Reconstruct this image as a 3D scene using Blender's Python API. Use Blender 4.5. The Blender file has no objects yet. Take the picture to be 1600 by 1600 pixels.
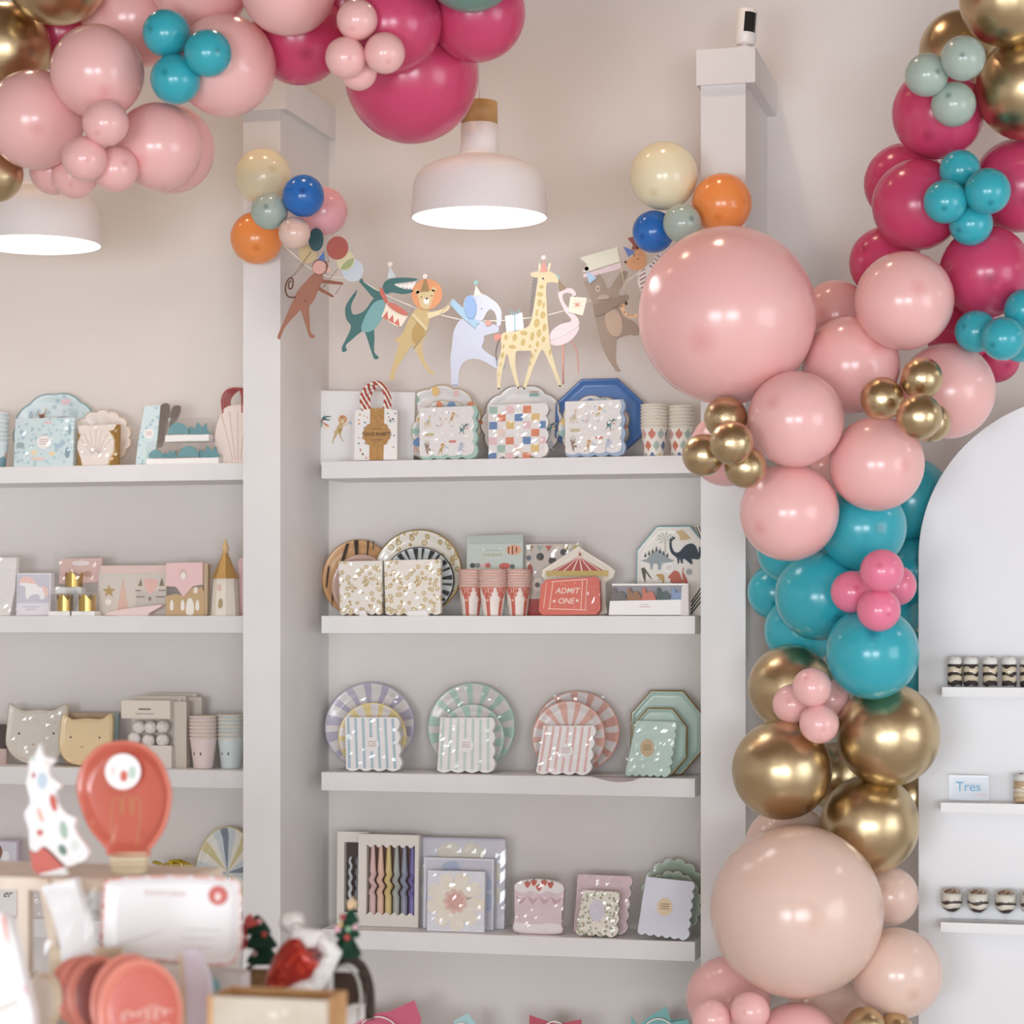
import bpy, bmesh, math, random
from mathutils import Vector, Matrix, noise
random.seed(7)
SC = bpy.context.scene
COL = SC.collection
PI = math.pi

# ------------------------------------------------------------------ camera, light, exposure
F = 3586.0                      # focal length in pixels of the 1600 px frame
TH = math.atan(900.0 / F)       # the camera looks a little left of the wall's normal
CZ = 1.55                       # eye height; the horizon lies at y = 960
cs, sn = math.cos(TH), math.sin(TH)
cam_d = bpy.data.cameras.new('camera')
cam = bpy.data.objects.new('camera', cam_d)
COL.objects.link(cam)
cam.location = (0, 0, CZ)
cam.rotation_euler = (PI / 2, 0, TH)
cam_d.sensor_width = 36
cam_d.lens = 36 * F / 1600
cam_d.shift_y = 0.1
cam_d.clip_start = 0.05
cam_d.dof.use_dof = True
cam_d.dof.focus_distance = 6.05
cam_d.dof.aperture_fstop = 3.4
SC.camera = cam

SC.view_settings.view_transform = 'Standard'
SC.view_settings.look = 'None'
SC.view_settings.gamma = 1
SC.view_settings.use_curve_mapping = False
SC.view_settings.exposure = -0.24

w = bpy.data.worlds.new('world')
SC.world = w
w.use_nodes = True
w.node_tree.nodes['Background'].inputs[0].default_value = (0.80, 0.90, 1.0, 1)
w.node_tree.nodes['Background'].inputs[1].default_value = 1.2

def area(name, loc, rot, sx, sy, power, color):
    d = bpy.data.lights.new(name, 'AREA')
    d.shape = 'RECTANGLE'
    d.size, d.size_y, d.energy, d.color = sx, sy, power, color
    o = bpy.data.objects.new(name, d)
    o.location, o.rotation_euler = loc, rot
    COL.objects.link(o)
    return o
# daylight through the shop windows behind the camera (the openings are built in wall_front)
area('daylight_window_a', (1.75, -3.42, 1.1), (PI / 2, 0, 0), 2.5, 1.5, 226, (0.885, 0.94, 1.0))
area('daylight_window_b', (-1.75, -3.42, 1.1), (PI / 2, 0, 0), 2.5, 1.5, 212, (0.885, 0.94, 1.0))
area('daylight_window_c', (4.52, 2.3, 1.55), (PI / 2, 0, PI / 2), 3.0, 2.3, 85, (0.885, 0.94, 1.0))
FILL = 19.0                     # watts of each added warm fill lamp
PENDANT = 9.0                  # glow of the pendant lamps' diffusers

# ------------------------------------------------------------------ helpers
def P(px, py, Y):
    """the point of the plane Y = const (parallel to the shelf wall) seen at a pixel"""
    u = (px - 800) / F
    t = Y / (cs + u * sn)
    return Vector((t * (-sn + u * cs), Y, CZ + t * (960 - py) / F))
def SCL(px, Y):
    u = (px - 800) / F
    k = cs + u * sn
    return Y / k / k / F, Y / k / F          # metres per pixel across and up
def lin(h):
    h = h.lstrip('#')
    c = [int(h[i:i + 2], 16) / 255 for i in (0, 2, 4)]
    return [x / 12.92 if x <= .04045 else ((x + .055) / 1.055) ** 2.4 for x in c]
GAIN = 1.06
_m = {}
def setin(b, k, v):
    if k in b.inputs: b.inputs[k].default_value = v
def M(h, rough=.55, metal=0, coat=0, spec=.5, emit=0, sheen=0, nm=None):
    key = (h, rough, metal, coat, spec, emit, sheen)
    if key in _m: return _m[key]
    m = bpy.data.materials.new(nm or 'paint_' + h.strip('#'))
    m.use_nodes = True
    b = m.node_tree.nodes['Principled BSDF']
    c = [min(.93, x * GAIN) for x in lin(h)]
    if not metal and not emit:            # matt inks, greyed and lifted to paint in a soft haze
        g = max(c) * .5 + sum(c) / 6
        c = [x * .86 + .14 * max(g, .12) for x in c]
    b.inputs['Base Color'].default_value = (*c, 1)
    b.inputs['Roughness'].default_value = rough
    b.inputs['Metallic'].default_value = metal
    setin(b, 'Specular IOR Level', spec)
    setin(b, 'Coat Weight', coat)
    setin(b, 'Coat Roughness', .08)
    setin(b, 'Sheen Weight', sheen)
    if emit:
        b.inputs['Emission Color'].default_value = (*lin(h), 1)
        b.inputs['Emission Strength'].default_value = emit
    _m[key] = m
    return m
class NT:
    """a tiny node-tree writer"""
    def __init__(s, name, rough=.5, metal=0, coat=0):
        s.m = bpy.data.materials.new(name)
        s.m.use_nodes = True
        s.t = s.m.node_tree
        s.b = s.t.nodes['Principled BSDF']
        s.b.inputs['Roughness'].default_value = rough
        s.b.inputs['Metallic'].default_value = metal
        setin(s.b, 'Coat Weight', coat)
    def n(s, kind, **kw):
        x = s.t.nodes.new(kind)
        for k, v in kw.items(): setattr(x, k, v)
        return x
    def l(s, a, b): s.t.links.new(a, b)
    def coord(s, scale=(1, 1, 1)):
        tc = s.n('ShaderNodeTexCoord')
        mp = s.n('ShaderNodeMapping')
        mp.inputs['Scale'].default_value = scale
        s.l(tc.outputs['Object'], mp.inputs['Vector'])
        return mp.outputs['Vector']
    def ramp(s, fac, stops, const=False):
        r = s.n('ShaderNodeValToRGB')
        e = r.color_ramp
        e.interpolation = 'CONSTANT' if const else 'LINEAR'
        while len(e.elements) < len(stops): e.elements.new(.5)
        for el, (p, h) in zip(e.elements, stops):
            el.position = p
            el.color = (*[min(.93, x * GAIN) for x in lin(h)], 1)
        s.l(fac, r.inputs[0])
        return r.outputs[0]
    def bump(s, height, k=.3, dist=.01):
        bp = s.n('ShaderNodeBump')
        bp.inputs['Strength'].default_value = k
        bp.inputs['Distance'].default_value = dist
        s.l(height, bp.inputs['Height'])
        s.l(bp.outputs[0], s.b.inputs['Normal'])
def noisy(name, h1, h2, scale=8, rough=.5, stretch=(1, 1, 1), bump=0, coat=0, metal=0):
    q = NT(name, rough, metal, coat)
    t = q.n('ShaderNodeTexNoise')
    t.inputs['Scale'].default_value = scale
    t.inputs['Detail'].default_value = 4
    q.l(q.coord(stretch), t.inputs['Vector'])
    q.l(q.ramp(t.outputs['Fac'], [(.35, h1), (.65, h2)]), q.b.inputs['Base Color'])
    if bump: q.bump(t.outputs['Fac'], bump, .004)
    return q.m
def voro(name, stops, scale, rough=.4, coat=.6, feature='F1', const=True, metal=0):
    q = NT(name, rough, metal, coat)
    t = q.n('ShaderNodeTexVoronoi', feature=feature)
    t.inputs['Scale'].default_value = scale
    q.l(q.coord((1, 0, 1)), t.inputs['Vector'])
    q.l(q.ramp(t.outputs['Distance'], stops, const), q.b.inputs['Base Color'])
    return q.m
def clear_mat(name, gloss=.9, tint='#ffffff', rough=.06, ior=1.4, base=.02):
    m = bpy.data.materials.new(name)
    m.use_nodes = True
    t = m.node_tree
    t.nodes.remove(t.nodes['Principled BSDF'])
    out = t.nodes['Material Output']
    tr = t.nodes.new('ShaderNodeBsdfTransparent')
    tr.inputs[0].default_value = (*lin(tint), 1)
    gl = t.nodes.new('ShaderNodeBsdfGlossy')
    gl.inputs['Roughness'].default_value = rough
    gl.inputs['Color'].default_value = (gloss, gloss, gloss, 1)
    lw = t.nodes.new('ShaderNodeLayerWeight')
    pw = t.nodes.new('ShaderNodeMath'); pw.operation = 'POWER'
    pw.inputs[1].default_value = 3.0
    t.links.new(lw.outputs['Facing'], pw.inputs[0])
    ad = t.nodes.new('ShaderNodeMath'); ad.operation = 'MULTIPLY_ADD'
    ad.inputs[1].default_value = ior - 1
    ad.inputs[2].default_value = base
    mx = t.nodes.new('ShaderNodeMixShader')
    t.links.new(pw.outputs[0], ad.inputs[0])
    t.links.new(ad.outputs[0], mx.inputs[0])
    t.links.new(tr.outputs[0], mx.inputs[1])
    t.links.new(gl.outputs[0], mx.inputs[2])
    t.links.new(mx.outputs[0], out.inputs[0])
    return m

def smooth(pts, k=4, closed=True):
    n, out = len(pts), []
    for i in range(n if closed else n - 1):
        if closed: p0, p1, p2, p3 = (pts[(i + j - 1) % n] for j in range(4))
        else: p0, p1, p2, p3 = (pts[min(n - 1, max(0, i + j - 1))] for j in range(4))
        for s in range(k):
            t = s / k
            out.append(tuple(.5 * (2 * b + (c - a) * t + (2 * a - 5 * b + 4 * c - d) * t * t + (3 * b - a - 3 * c + d) * t ** 3)
                             for a, b, c, d in zip(p0, p1, p2, p3)))
    if not closed: out.append(tuple(pts[-1]))
    return out
def circ(cx, cy, rx, ry=None, n=32, rot=0):
    ry = ry or rx
    c, s = math.cos(rot), math.sin(rot)
    return [(cx + rx * math.cos(a) * c - ry * math.sin(a) * s, cy + rx * math.cos(a) * s + ry * math.sin(a) * c)
            for a in (2 * PI * i / n for i in range(n))]
def scal(cx, cy, rx, ry, k, amp=.06, n=8, ph=0):
    o = []
    for i in range(k * n):
        a = 2 * PI * i / (k * n)
        q = 1 - amp + amp * abs(math.sin((a + ph) * k / 2)) ** .7
        o.append((cx + rx * q * math.cos(a), cy + ry * q * math.sin(a)))
    return o
def rect(x0, y0, x1, y1): return [(x0, y0), (x1, y0), (x1, y1), (x0, y1)]
def octo(x0, y0, x1, y1, k=.29):
    a, b = (x1 - x0) * k, (y1 - y0) * k
    return [(x0 + a, y0), (x1 - a, y0), (x1, y0 + b), (x1, y1 - b), (x1 - a, y1), (x0 + a, y1), (x0, y1 - b), (x0, y0 + b)]
def edge_scal(p, q, k, amp, n=6):
    """scallops along p -> q bulging to the left-hand normal (image coordinates, y down)"""
    dx, dy = q[0] - p[0], q[1] - p[1]
    L = math.hypot(dx, dy)
    nx, ny = dy / L, -dx / L
    return [(p[0] + dx * i / (k * n) + nx * amp * abs(math.sin(PI * i / n)), p[1] + dy * i / (k * n) + ny * amp * abs(math.sin(PI * i / n)))
            for i in range(k * n)]
def napkin_outline(tl, tr, br, bl, k=5, amp=4, right=True):
    o = [tl]
    o += edge_scal(tr, br, k, amp) if right else [tr]
    o += edge_scal(br, bl, k, amp)
    o.append(bl)
    return o

class MB:
    def __init__(s): s.v, s.f, s.mi = [], [], []
    def face(s, idx, mi=0):
        s.f.append(idx); s.mi.append(mi)
    def flat(s, pts, y, mi=0):
        """pts: (x, z) list, facing -y"""
        a = sum(p[0] * q[1] - q[0] * p[1] for p, q in zip(pts, pts[1:] + pts[:1]))
        if a < 0: pts = pts[::-1]
        b = len(s.v)
        s.v += [(p[0], y, p[1]) for p in pts]
        s.face(list(range(b, b + len(pts))), mi)
    def prism(s, pts, y0, y1, mi=0, mi_side=None, mi_back=None):
        a = sum(p[0] * q[1] - q[0] * p[1] for p, q in zip(pts, pts[1:] + pts[:1]))
        if a < 0: pts = pts[::-1]
        n, b = len(pts), len(s.v)
        s.v += [(p[0], y0, p[1]) for p in pts] + [(p[0], y1, p[1]) for p in pts]
        s.face(list(range(b, b + n)), mi)
        s.face(list(range(b + 2 * n - 1, b + n - 1, -1)), mi if mi_back is None else mi_back)
        for i in range(n):
            j = (i + 1) % n
            s.face([b + i, b + n + i, b + n + j, b + j], mi if mi_side is None else mi_side)
    def box(s, x0, x1, y0, y1, z0, z1, mi=0):
        s.prism([(x0, z0), (x1, z0), (x1, z1), (x0, z1)], y0, y1, mi)
    def rings(s, loops, mis=None, cap0=True, cap1=True, closed=True):
        """loops of equal length; skin between them; mis(k, i) -> material"""
        n, b = len(loops[0]), len(s.v)
        for lp in loops: s.v += [tuple(p) for p in lp]
        for k in range(len(loops) - 1):
            for i in range(n):
                j = (i + 1) % n
                s.face([b + k * n + i, b + k * n + j, b + (k + 1) * n + j, b + (k + 1) * n + i], mis(k, i) if mis else 0)
        if cap0: s.face([b + i for i in range(n - 1, -1, -1)], mis(0, 0) if mis else 0)
        if cap1: s.face([b + (len(loops) - 1) * n + i for i in range(n)], mis(len(loops) - 2, 0) if mis else 0)
    def lathe(s, prof, n=32, c=(0, 0, 0), mis=None, cap0=True, cap1=True):
        s.rings([[(c[0] + r * math.cos(2 * PI * i / n), c[1] + r * math.sin(2 * PI * i / n), c[2] + z) for i in range(n)] for r, z in prof],
                mis, cap0, cap1)
    def tube(s, path, r, n=8, mi=0, taper=None):
        path = [Vector(p) for p in path]
        loops, up = [], Vector((0, 1, .01)).normalized()
        for i, p in enumerate(path):
            t = (path[min(i + 1, len(path) - 1)] - path[max(i - 1, 0)]).normalized()
            a = t.cross(up)
            if a.length < 1e-4: a = t.cross(Vector((1, 0, 0)))
            a.normalize(); c = t.cross(a)
            rr = r if taper is None else r * taper(i / (len(path) - 1))
            loops.append([p + a * rr * math.cos(2 * PI * j / n) + c * rr * math.sin(2 * PI * j / n) for j in range(n)])
        s.rings(loops, (lambda k, i: mi))
    def ball(s, c, r, nu=20, nv=12, mi=0, f=None):
        rx, ry, rz = r if isinstance(r, (tuple, list)) else (r, r, r)
        loops = []
        for k in range(1, nv):
            a = PI * k / nv
            lp = []
            for i in range(nu):
                b = 2 * PI * i / nu
                d = Vector((math.sin(a) * math.cos(b), math.sin(a) * math.sin(b), -math.cos(a)))
                q = f(d) if f else 1
                lp.append((c[0] + rx * d.x * q, c[1] + ry * d.y * q, c[2] + rz * d.z * q))
            loops.append(lp)
        s.rings(loops, lambda k, i: mi)
    def build(s, name, mats, parent=None, sm=False, recalc=True):
        me = bpy.data.meshes.new(name)
        me.from_pydata([tuple(v) for v in s.v], [], s.f)
        for m in (mats if isinstance(mats, (list, tuple)) else [mats]): me.materials.append(m)
        for p, i in zip(me.polygons, s.mi): p.material_index = i
        if recalc:
            bm = bmesh.new(); bm.from_mesh(me)
            bmesh.ops.recalc_face_normals(bm, faces=bm.faces)
            bm.to_mesh(me); bm.free()
        if sm:
            for p in me.polygons: p.use_smooth = len(p.vertices) <= 4
        o = bpy.data.objects.new(name, me)
        COL.objects.link(o)
        if parent: o.parent = parent
        return o
def tag(o, label=None, cat=None, group=None, kind=None):
    if label: o['label'] = label
    if cat: o['category'] = cat
    if group: o['group'] = group
    if kind: o['kind'] = kind
    return o
def empty(name, loc, rot=(0, 0, 0)):
    o = bpy.data.objects.new(name, None)
    o.location, o.rotation_euler = loc, rot
    o.empty_display_size = .02
    COL.objects.link(o)
    return o
def text_mesh(name, s, size, mat, parent, loc, shear=0, bold=0, align='CENTER', space=1, ext=.0002):
    cu = bpy.data.curves.new(name, 'FONT')
    cu.body, cu.size, cu.shear, cu.align_x, cu.align_y = s, size, shear, align, 'CENTER'
    cu.offset, cu.extrude, cu.space_character = bold, ext, space
    cu.resolution_u = 3
    tmp = bpy.data.objects.new('tmp', cu)
    COL.objects.link(tmp)
    me = bpy.data.meshes.new_from_object(tmp.evaluated_get(bpy.context.evaluated_depsgraph_get()))
    bpy.data.objects.remove(tmp)
    bpy.data.curves.remove(cu)
    me.materials.clear(); me.materials.append(mat)
    me.transform(Matrix.Rotation(PI / 2, 4, 'X'))
    o = bpy.data.objects.new(name, me)
    COL.objects.link(o)
    o.parent = parent
    o.location = loc
    return o
class It:
    """a thing standing on z at depth Y; outlines are given in photo pixels and turned to metres at its own distance"""
    def __init__(s, name, label, cat, px, py, Y, z=None, lean=0, yaw=0, group=None):
        s.cl = None
        if py is None: py, s.cl = 960 + (CZ - z) / SCL(px, Y)[1], 1596
        s.px, s.py, s.Y = px, py, Y
        s.sx, s.sz = SCL(px, Y)
        p = P(px, py, Y)
        if z is not None: p.z = z
        s.r = empty(name, p, (-lean, 0, yaw))
        tag(s.r, label, cat, group)
    def c(s, p): return ((p[0] - s.px) * s.sx, 0 if s.cl and p[1] >= s.cl else (s.py - p[1]) * s.sz)
    def cs(s, pts): return [s.c(p) for p in pts]
    def pr(s, name, pts, y0, th, mat, parent=None, side=None, label=None):
        mb = MB()
        mb.prism(s.cs(pts), y0, y0 + th, 0, 1 if side else None, 0)
        o = mb.build(name, [mat, side] if side else mat, parent or s.r)
        if label: o['label'] = label
        return o
    def prints(s, name, items, y, parent=None):
        """flat print: [(pts, mat)], each a hair proud of the last"""
        mats, mb = [], MB()
        for k, (pts, m) in enumerate(items):
            if m not in mats: mats.append(m)
            mb.flat(s.cs(pts), y - k * 4e-6, mats.index(m))
        o = mb.build(name, mats, parent or s.r, recalc=False)
        if len(items) > 1: o['kind'] = 'stuff'
        return o
    def dish(s, name, pts, y0, depth, mats, cx, cy, inner=.8, edge=.97, pat=None, th=.003):
        """a plate seen from the front: rim at y0, well pushed back by depth; mats = [edge, rim, well, *extra]"""
        o, c = s.cs(pts), s.c((cx, cy))
        def lp(k, y): return [(c[0] + (p[0] - c[0]) * k, y, c[1] + (p[1] - c[1]) * k) for p in o]
        loops = [lp(1, y0 + th), lp(1, y0), lp(edge, y0), lp((edge + inner) / 2, y0 + depth * .35), lp(inner, y0 + depth * .95), lp(inner * .93, y0 + depth), lp(inner * .45, y0 + depth), lp(.04, y0 + depth)]
        def mis(k, i):
            if k < 2: return 0
            if pat:
                q = pat(k, i, len(o))
                if q is not None: return q
            return 1 if k < 4 else 2
        mb = MB()
        mb.rings(loops, mis, cap0=False, cap1=True)
        n = len(o)
        return mb.build(name, mats, s.r, sm=True)
    def wrap(s, x0, y0, x1, y1, yf, th, amp=.005, mat=None, k=18, name='cellophane_wrap'):
        """a crinkled clear bag around the thing"""
        mb = MB()
        a, b = s.c((x0, y1)), s.c((x1, y0))
        sd = random.random() * 50
        g = []
        for j in range(k + 1):
            for i in range(k + 1):
                u, v = i / k, j / k
                x, z = a[0] + (b[0] - a[0]) * u, a[1] + (b[1] - a[1]) * v
                e = min(u, 1 - u, v, 1 - v)
                y = yf + (th * .5 if e == 0 else 0) - amp * noise.noise(Vector((x * 55 + sd, z * 55, sd))) - amp * .6 * noise.noise(Vector((x * 140, z * 140, sd)))
                if e == 0: y = yf + th * .5
                mb.v.append((x, y, max(z, .0008)))
        for j in range(k):
            for i in range(k):
                q = j * (k + 1) + i
                mb.face([q, q + 1, q + k + 2, q + k + 1])
        return mb.build(name, mat or CLEAR, s.r, sm=False, recalc=False)
    def text(s, name, st, px, py, hpx, y, mat, **kw):
        x, z = s.c((px, py))
        return text_mesh(name, st, hpx * s.sz * 1.38, mat, s.r, (x, y, z), **kw)
    def disc(s, name, px, py, r, y, th, mat, ry=None, label=None, parent=None):
        return s.pr(name, circ(px, py, r, ry, 28), y, th, mat, label=label, parent=parent)
    def tube(s, name, pts, y, rpx, mat, n=6, parent=None):
        mb = MB()
        mb.tube([(x, y, z) for x, z in s.cs(pts)], rpx * s.sz, n)
        return mb.build(name, mat, parent or s.r, sm=True)

# ------------------------------------------------------------------ materials used widely
WHITE = noisy('white_paint', '#e2e0df', '#dedcdb', 5, .45)
WALL = noisy('wall_paint', '#e4ded9', '#e1dad5', 3, .7)
SHELFW = noisy('shelf_paint', '#e6e5e5', '#e2e1e1', 6, .4)
CARD = M('#ececec', .6)
CREAM = M('#ece3d3', .6)
PAPERW = M('#f2f0ee', .5)
GOLDFOIL = M('#c9a25a', .3, 1)
CLEAR = clear_mat('clear_film', .95, '#fdfdfd', .04, 1.3, .045)
GLASS = clear_mat('clear_glass', .95, '#fbfcfc', .03, 1.35, .03)
KRAFT = noisy('kraft_paper', '#bf9560', '#b0854f', 90, .7)

# ------------------------------------------------------------------ room shell
YW, YP, YS = 6.45, 6.03, 6.23        # back wall, pillar front, shelf front
ZC = 3.9
XL, XR, YF = -6.2, 4.6, -3.5
def struct(name, mb, mats, parent=None):
    o = mb.build(name, mats, parent)
    if not parent: o['kind'] = 'structure'
    return o
mb = MB(); mb.box(XL, XR, YW, YW + .1, 0, ZC); struct('wall_back', mb, WALL)
mb = MB(); mb.box(XL - .1, XL, YF, YW + .1, 0, ZC); struct('wall_left', mb, WALL)
mb = MB()                             # right wall with one large window
for y0, y1, z0, z1 in ((YF, .8, 0, ZC), (3.8, YW + .1, 0, ZC), (.8, 3.8, 0, .4), (.8, 3.8, 2.7, ZC)): mb.box(XR, XR + .1, y0, y1, z0, z1)
struct('wall_right', mb, WALL)
mb = MB()
for a, b, c, d in ((.8, .85, .4, 2.7), (3.75, 3.8, .4, 2.7), (.85, 3.75, .4, .45), (.85, 3.75, 2.65, 2.7)): mb.box(XR + .02, XR + .08, a, b, c, d)
o = struct('window_3', mb, WHITE)
mb = MB(); mb.box(XR + .045, XR + .055, .85, 3.75, .45, 2.65); mb.build('pane', GLASS, o)
mb = MB(); mb.box(XL - .1, XR + .1, YF - .1, YW + .1, -.1, 0)
struct('floor', mb, noisy('floor_boards', '#e0dcd7', '#d6d1cb', 6, .5, (1, 8, 1)))
mb = MB(); mb.box(XL - .1, XR + .1, YF - .1, YW + .1, ZC, ZC + .1)
struct('ceiling', mb, noisy('ceiling_paint', '#8b7362', '#856d5c', 3, .8))
mb = MB()                             # front wall with two shop windows
for x0, x1, z0, z1 in ((XL, -3.0, 0, ZC), (-.5, .5, 0, ZC), (3.0, XR, 0, ZC), (-3.0, -.5, 0, .4), (.5, 3.0, 0, .4), (-3.0, -.5, 2.7, ZC), (.5, 3.0, 2.7, ZC)):
    mb.box(x0, x1, YF - .1, YF, z0, z1)
struct('wall_front', mb, WALL)
for k, x0 in enumerate((-3.0, .5)):
    mb = MB()
    for a, b, c, d in ((0, .05, .4, 2.7), (2.45, 2.5, .4, 2.7), (.05, 2.45, .4, .45), (.05, 2.45, 2.65, 2.7)):
        mb.box(x0 + a, x0 + b, YF - .08, YF - .02, c, d)
    o = struct('window_%d' % (k + 1), mb, WHITE)
    mb = MB(); mb.box(x0 + .05, x0 + 2.45, YF - .055, YF - .045, .45, 2.65)
    mb.build('pane', GLASS, o)

def pillar(name, px0, px1, cap0, cap1):
    xa, xb = P(px0, 900, YP).x, P(px1, 900, YP).x
    zt = 2.952
    mb = MB(); mb.box(xa, xb, YP, YW, 0, zt)
    o = struct(name, mb, WHITE)
    ca, cb = P(cap0, 900, YP - .012).x, P(cap1, 900, YP - .012).x
    mb = MB(); mb.box(ca, cb, YP - .012, YW, zt, zt + .094)
    c = mb.build('cap', WHITE, o)
    return xa, xb, zt + .094
pillar('trim_1', 380, 438, 369, 447)
PXA, PXB, CAPZ = pillar('trim_2', 1095, 1165, 1088, 1180)
xa = P(380, 900, YP).x - 1.28        # next pillar of the row, out of frame
mb = MB(); mb.box(xa - .1, xa, YP, YW, 0, 2.952); struct('trim_3', mb, WHITE)

# floating shelves
SZ = [1.987, 1.546, 1.099, .651]
STH = [.049, .050, .052, .054]
ORD = ['top', 'second', 'third', 'fourth']
def shelf(px0, px1, z, th, label, group, name='wall_shelf', yf=YS):
    xa, xb = P(px0, 900, yf).x, P(px1, 900, yf).x
    t = empty(name, ((xa + xb) / 2, YW, z - th))
    tag(t, label, 'shelf', group)
    h = (xb - xa) / 2
    mb = MB(); mb.box(-h, h, yf - YW, 0, 0, th)
    o = mb.build('board', SHELFW, t)
    bv = o.modifiers.new('edge', 'BEVEL'); bv.width = .0015; bv.segments = 2
    return t
for k in range(4):
    shelf(502, 1086, SZ[k], STH[k], '%s white floating shelf of the middle bay, counted from the top' % ORD[k], 'floating shelves of the middle bay')
    shelf(-330, 402, SZ[k], STH[k], '%s white floating shelf of the bay left of the pillar' % ORD[k], 'floating shelves of the left bay')
xa, xb = P(438, 900, YP).x, P(1095, 900, YP).x
t = empty('base_cabinet', ((xa + xb) / 2, YW, 0)); tag(t, 'low white base cabinet under the middle shelves', 'cabinet')
mb = MB(); mb.box(-(xb - xa) / 2 + .002, (xb - xa) / 2 - .002, YP - YW + .02, -.002, 0, .16); mb.build('carcass', WHITE, t)
mb = MB(); mb.box(-(xb - xa) / 2 + .002, (xb - xa) / 2 - .002, YP - YW - .0, -.002, .16, .185); mb.build('worktop', SHELFW, t)

# ------------------------------------------------------------------ pendant lamps
WOODCAP = noisy('oak', '#c39a63', '#a97d49', 30, .5, (1, 1, .12))
SHADE = M('#e6dfdc', .5)
GLOW = M('#fffdfa', .5, emit=PENDANT)
INNER = M('#f4f2ef', .6)
def pendant(loc, label, group='white dome pendant lamps', R=.17):
    t = empty('pendant_lamp', loc); tag(t, label, 'lamp', group)
    k = R / .107
    prof = [(.107, 0), (.1065, .012), (.1035, .052), (.098, .066), (.088, .077), (.07, .086), (.045, .093), (.034, .098), (.0305, .104), (.029, .118), (.029, .146)]
    inn = [(.0275, .146), (.0275, .118), (.03, .102), (.044, .0905), (.069, .0835), (.0865, .0745), (.096, .0645), (.1015, .051), (.1045, .012), (.1052, 0)]
    mb = MB()
    pr = [(r * k, z * k) for r, z in prof + inn + prof[:1]]
    mb.lathe(pr, 56, mis=lambda q, i: 0 if q < len(prof) - 1 else 1, cap0=False, cap1=False)
    mb.build('shade', [SHADE, INNER], t, sm=True)
    mb = MB(); mb.lathe([(.0285 * k, .146 * k), (.0285 * k, .180 * k), (.027 * k, .1815 * k)], 40)
    mb.build('wooden_cap', WOODCAP, t, sm=True)
    mb = MB(); mb.lathe([(.1028 * k, .010 * k), (.1028 * k, .014 * k)], 56)
    mb.build('diffuser', GLOW, t, sm=False)
    top = ZC - loc[2]
    mb = MB(); mb.tube([(0, 0, .181 * k), (0, 0, top - .02)], .0022, 8)
    mb.build('cord', M('#e9e6e3', .6), t, sm=True)
    mb = MB(); mb.lathe([(.05, top - .03), (.055, top - .001)], 32)
    mb.build('ceiling_rose', SHADE, t, sm=True)
LY = 5.62
p1, p2 = P(749, 341, LY), P(58, 383, LY * 1.02)
pendant(tuple(p1), 'white dome pendant lamp with wooden cap hanging above the paper animals', R=107 * SCL(749, LY)[1])
pendant(tuple(p2), 'white dome pendant lamp hanging at the left edge below the pink balloons', R=107 * SCL(749, LY)[1])
dxl = p1.x - p2.x
for row in (2.55, -.4):
    for k in (-1, 0, 1, 2):
        pendant((p1.x + dxl * k, row, p1.z), 'white dome pendant lamp over the shop floor, %s row, %s from the left' % ('middle' if row > 0 else 'rear', ('first', 'second', 'third', 'fourth')[k + 1]), R=.17)
pendant((p1.x + dxl * 2, LY, p1.z), 'white dome pendant lamp hanging right of the arched board, out of frame', R=.17)

# warm fill lamps added unseen at the ceiling to brighten the upper wall
RIM = M('#efeae4', .4)
for k, x in enumerate((-3.75, -2.85, -1.95, -1.05)):
    t = empty('added_fill_lamp', (x, 5.65, ZC)); tag(t, 'added round warm fill lamp at the ceiling, unseen, %s from the left' % ('first', 'second', 'third', 'fourth', 'fifth')[k], 'lamp', 'added ceiling fill lamps')
    mb = MB(); mb.lathe([(.075, -.004), (.055, -.006), (.05, -.001), (.075, -.0005)], 28, cap0=False, cap1=False); mb.build('trim_ring', RIM, t, sm=True)
    mb = MB(); mb.lathe([(.048, -.002), (.048, -.0012)], 28); mb.build('lens', M('#ffe2c0', .5, emit=4), t)
    d = bpy.data.lights.new('fill_spot', 'SPOT'); d.energy = FILL; d.color = (1, .70, .49); d.spot_size = 2.3; d.spot_blend = .8; d.shadow_soft_size = .045
    o = bpy.data.objects.new('fill_spot', d); COL.objects.link(o); o.parent = t; o.location = (0, 0, -.012)
# security camera on the right column
q = P(1162, 76, YP + .02)
t = empty('security_camera', (q.x, YP + .035, CAPZ)); tag(t, 'small white security camera with black front on top of the column', 'camera')
WPL = M('#eeebe8', .35)
mb = MB(); mb.lathe([(.03, 0), (.031, .006), (.026, .009), (.012, .012), (.010, .022)], 28); mb.build('foot', WPL, t, sm=True)
b = empty('tmp', (0, 0, 0)); bpy.data.objects.remove(b)
mb = MB(); mb.lathe([(.001, .018), (.024, .018), (.0275, .022), (.0275, .108), (.025, .112), (.001, .113)], 32)
body = mb.build('body', WPL, t, sm=True); body.rotation_euler = (-.05, .1, .55)
mb = MB()
lp = []
for z in (.046, .100):
    lp.append([(.0281 * math.sin(a), -.0281 * math.cos(a), z) for a in [(-.62 + 1.24 * i / 10) for i in range(11)]])
b0 = len(mb.v)
for l_ in lp: mb.v += l_
for i in range(10): mb.face([i, i + 1, 12 + i, 11 + i])
mb.build('lens_panel', M('#0a0a0b', .12), body, recalc=False)

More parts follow.
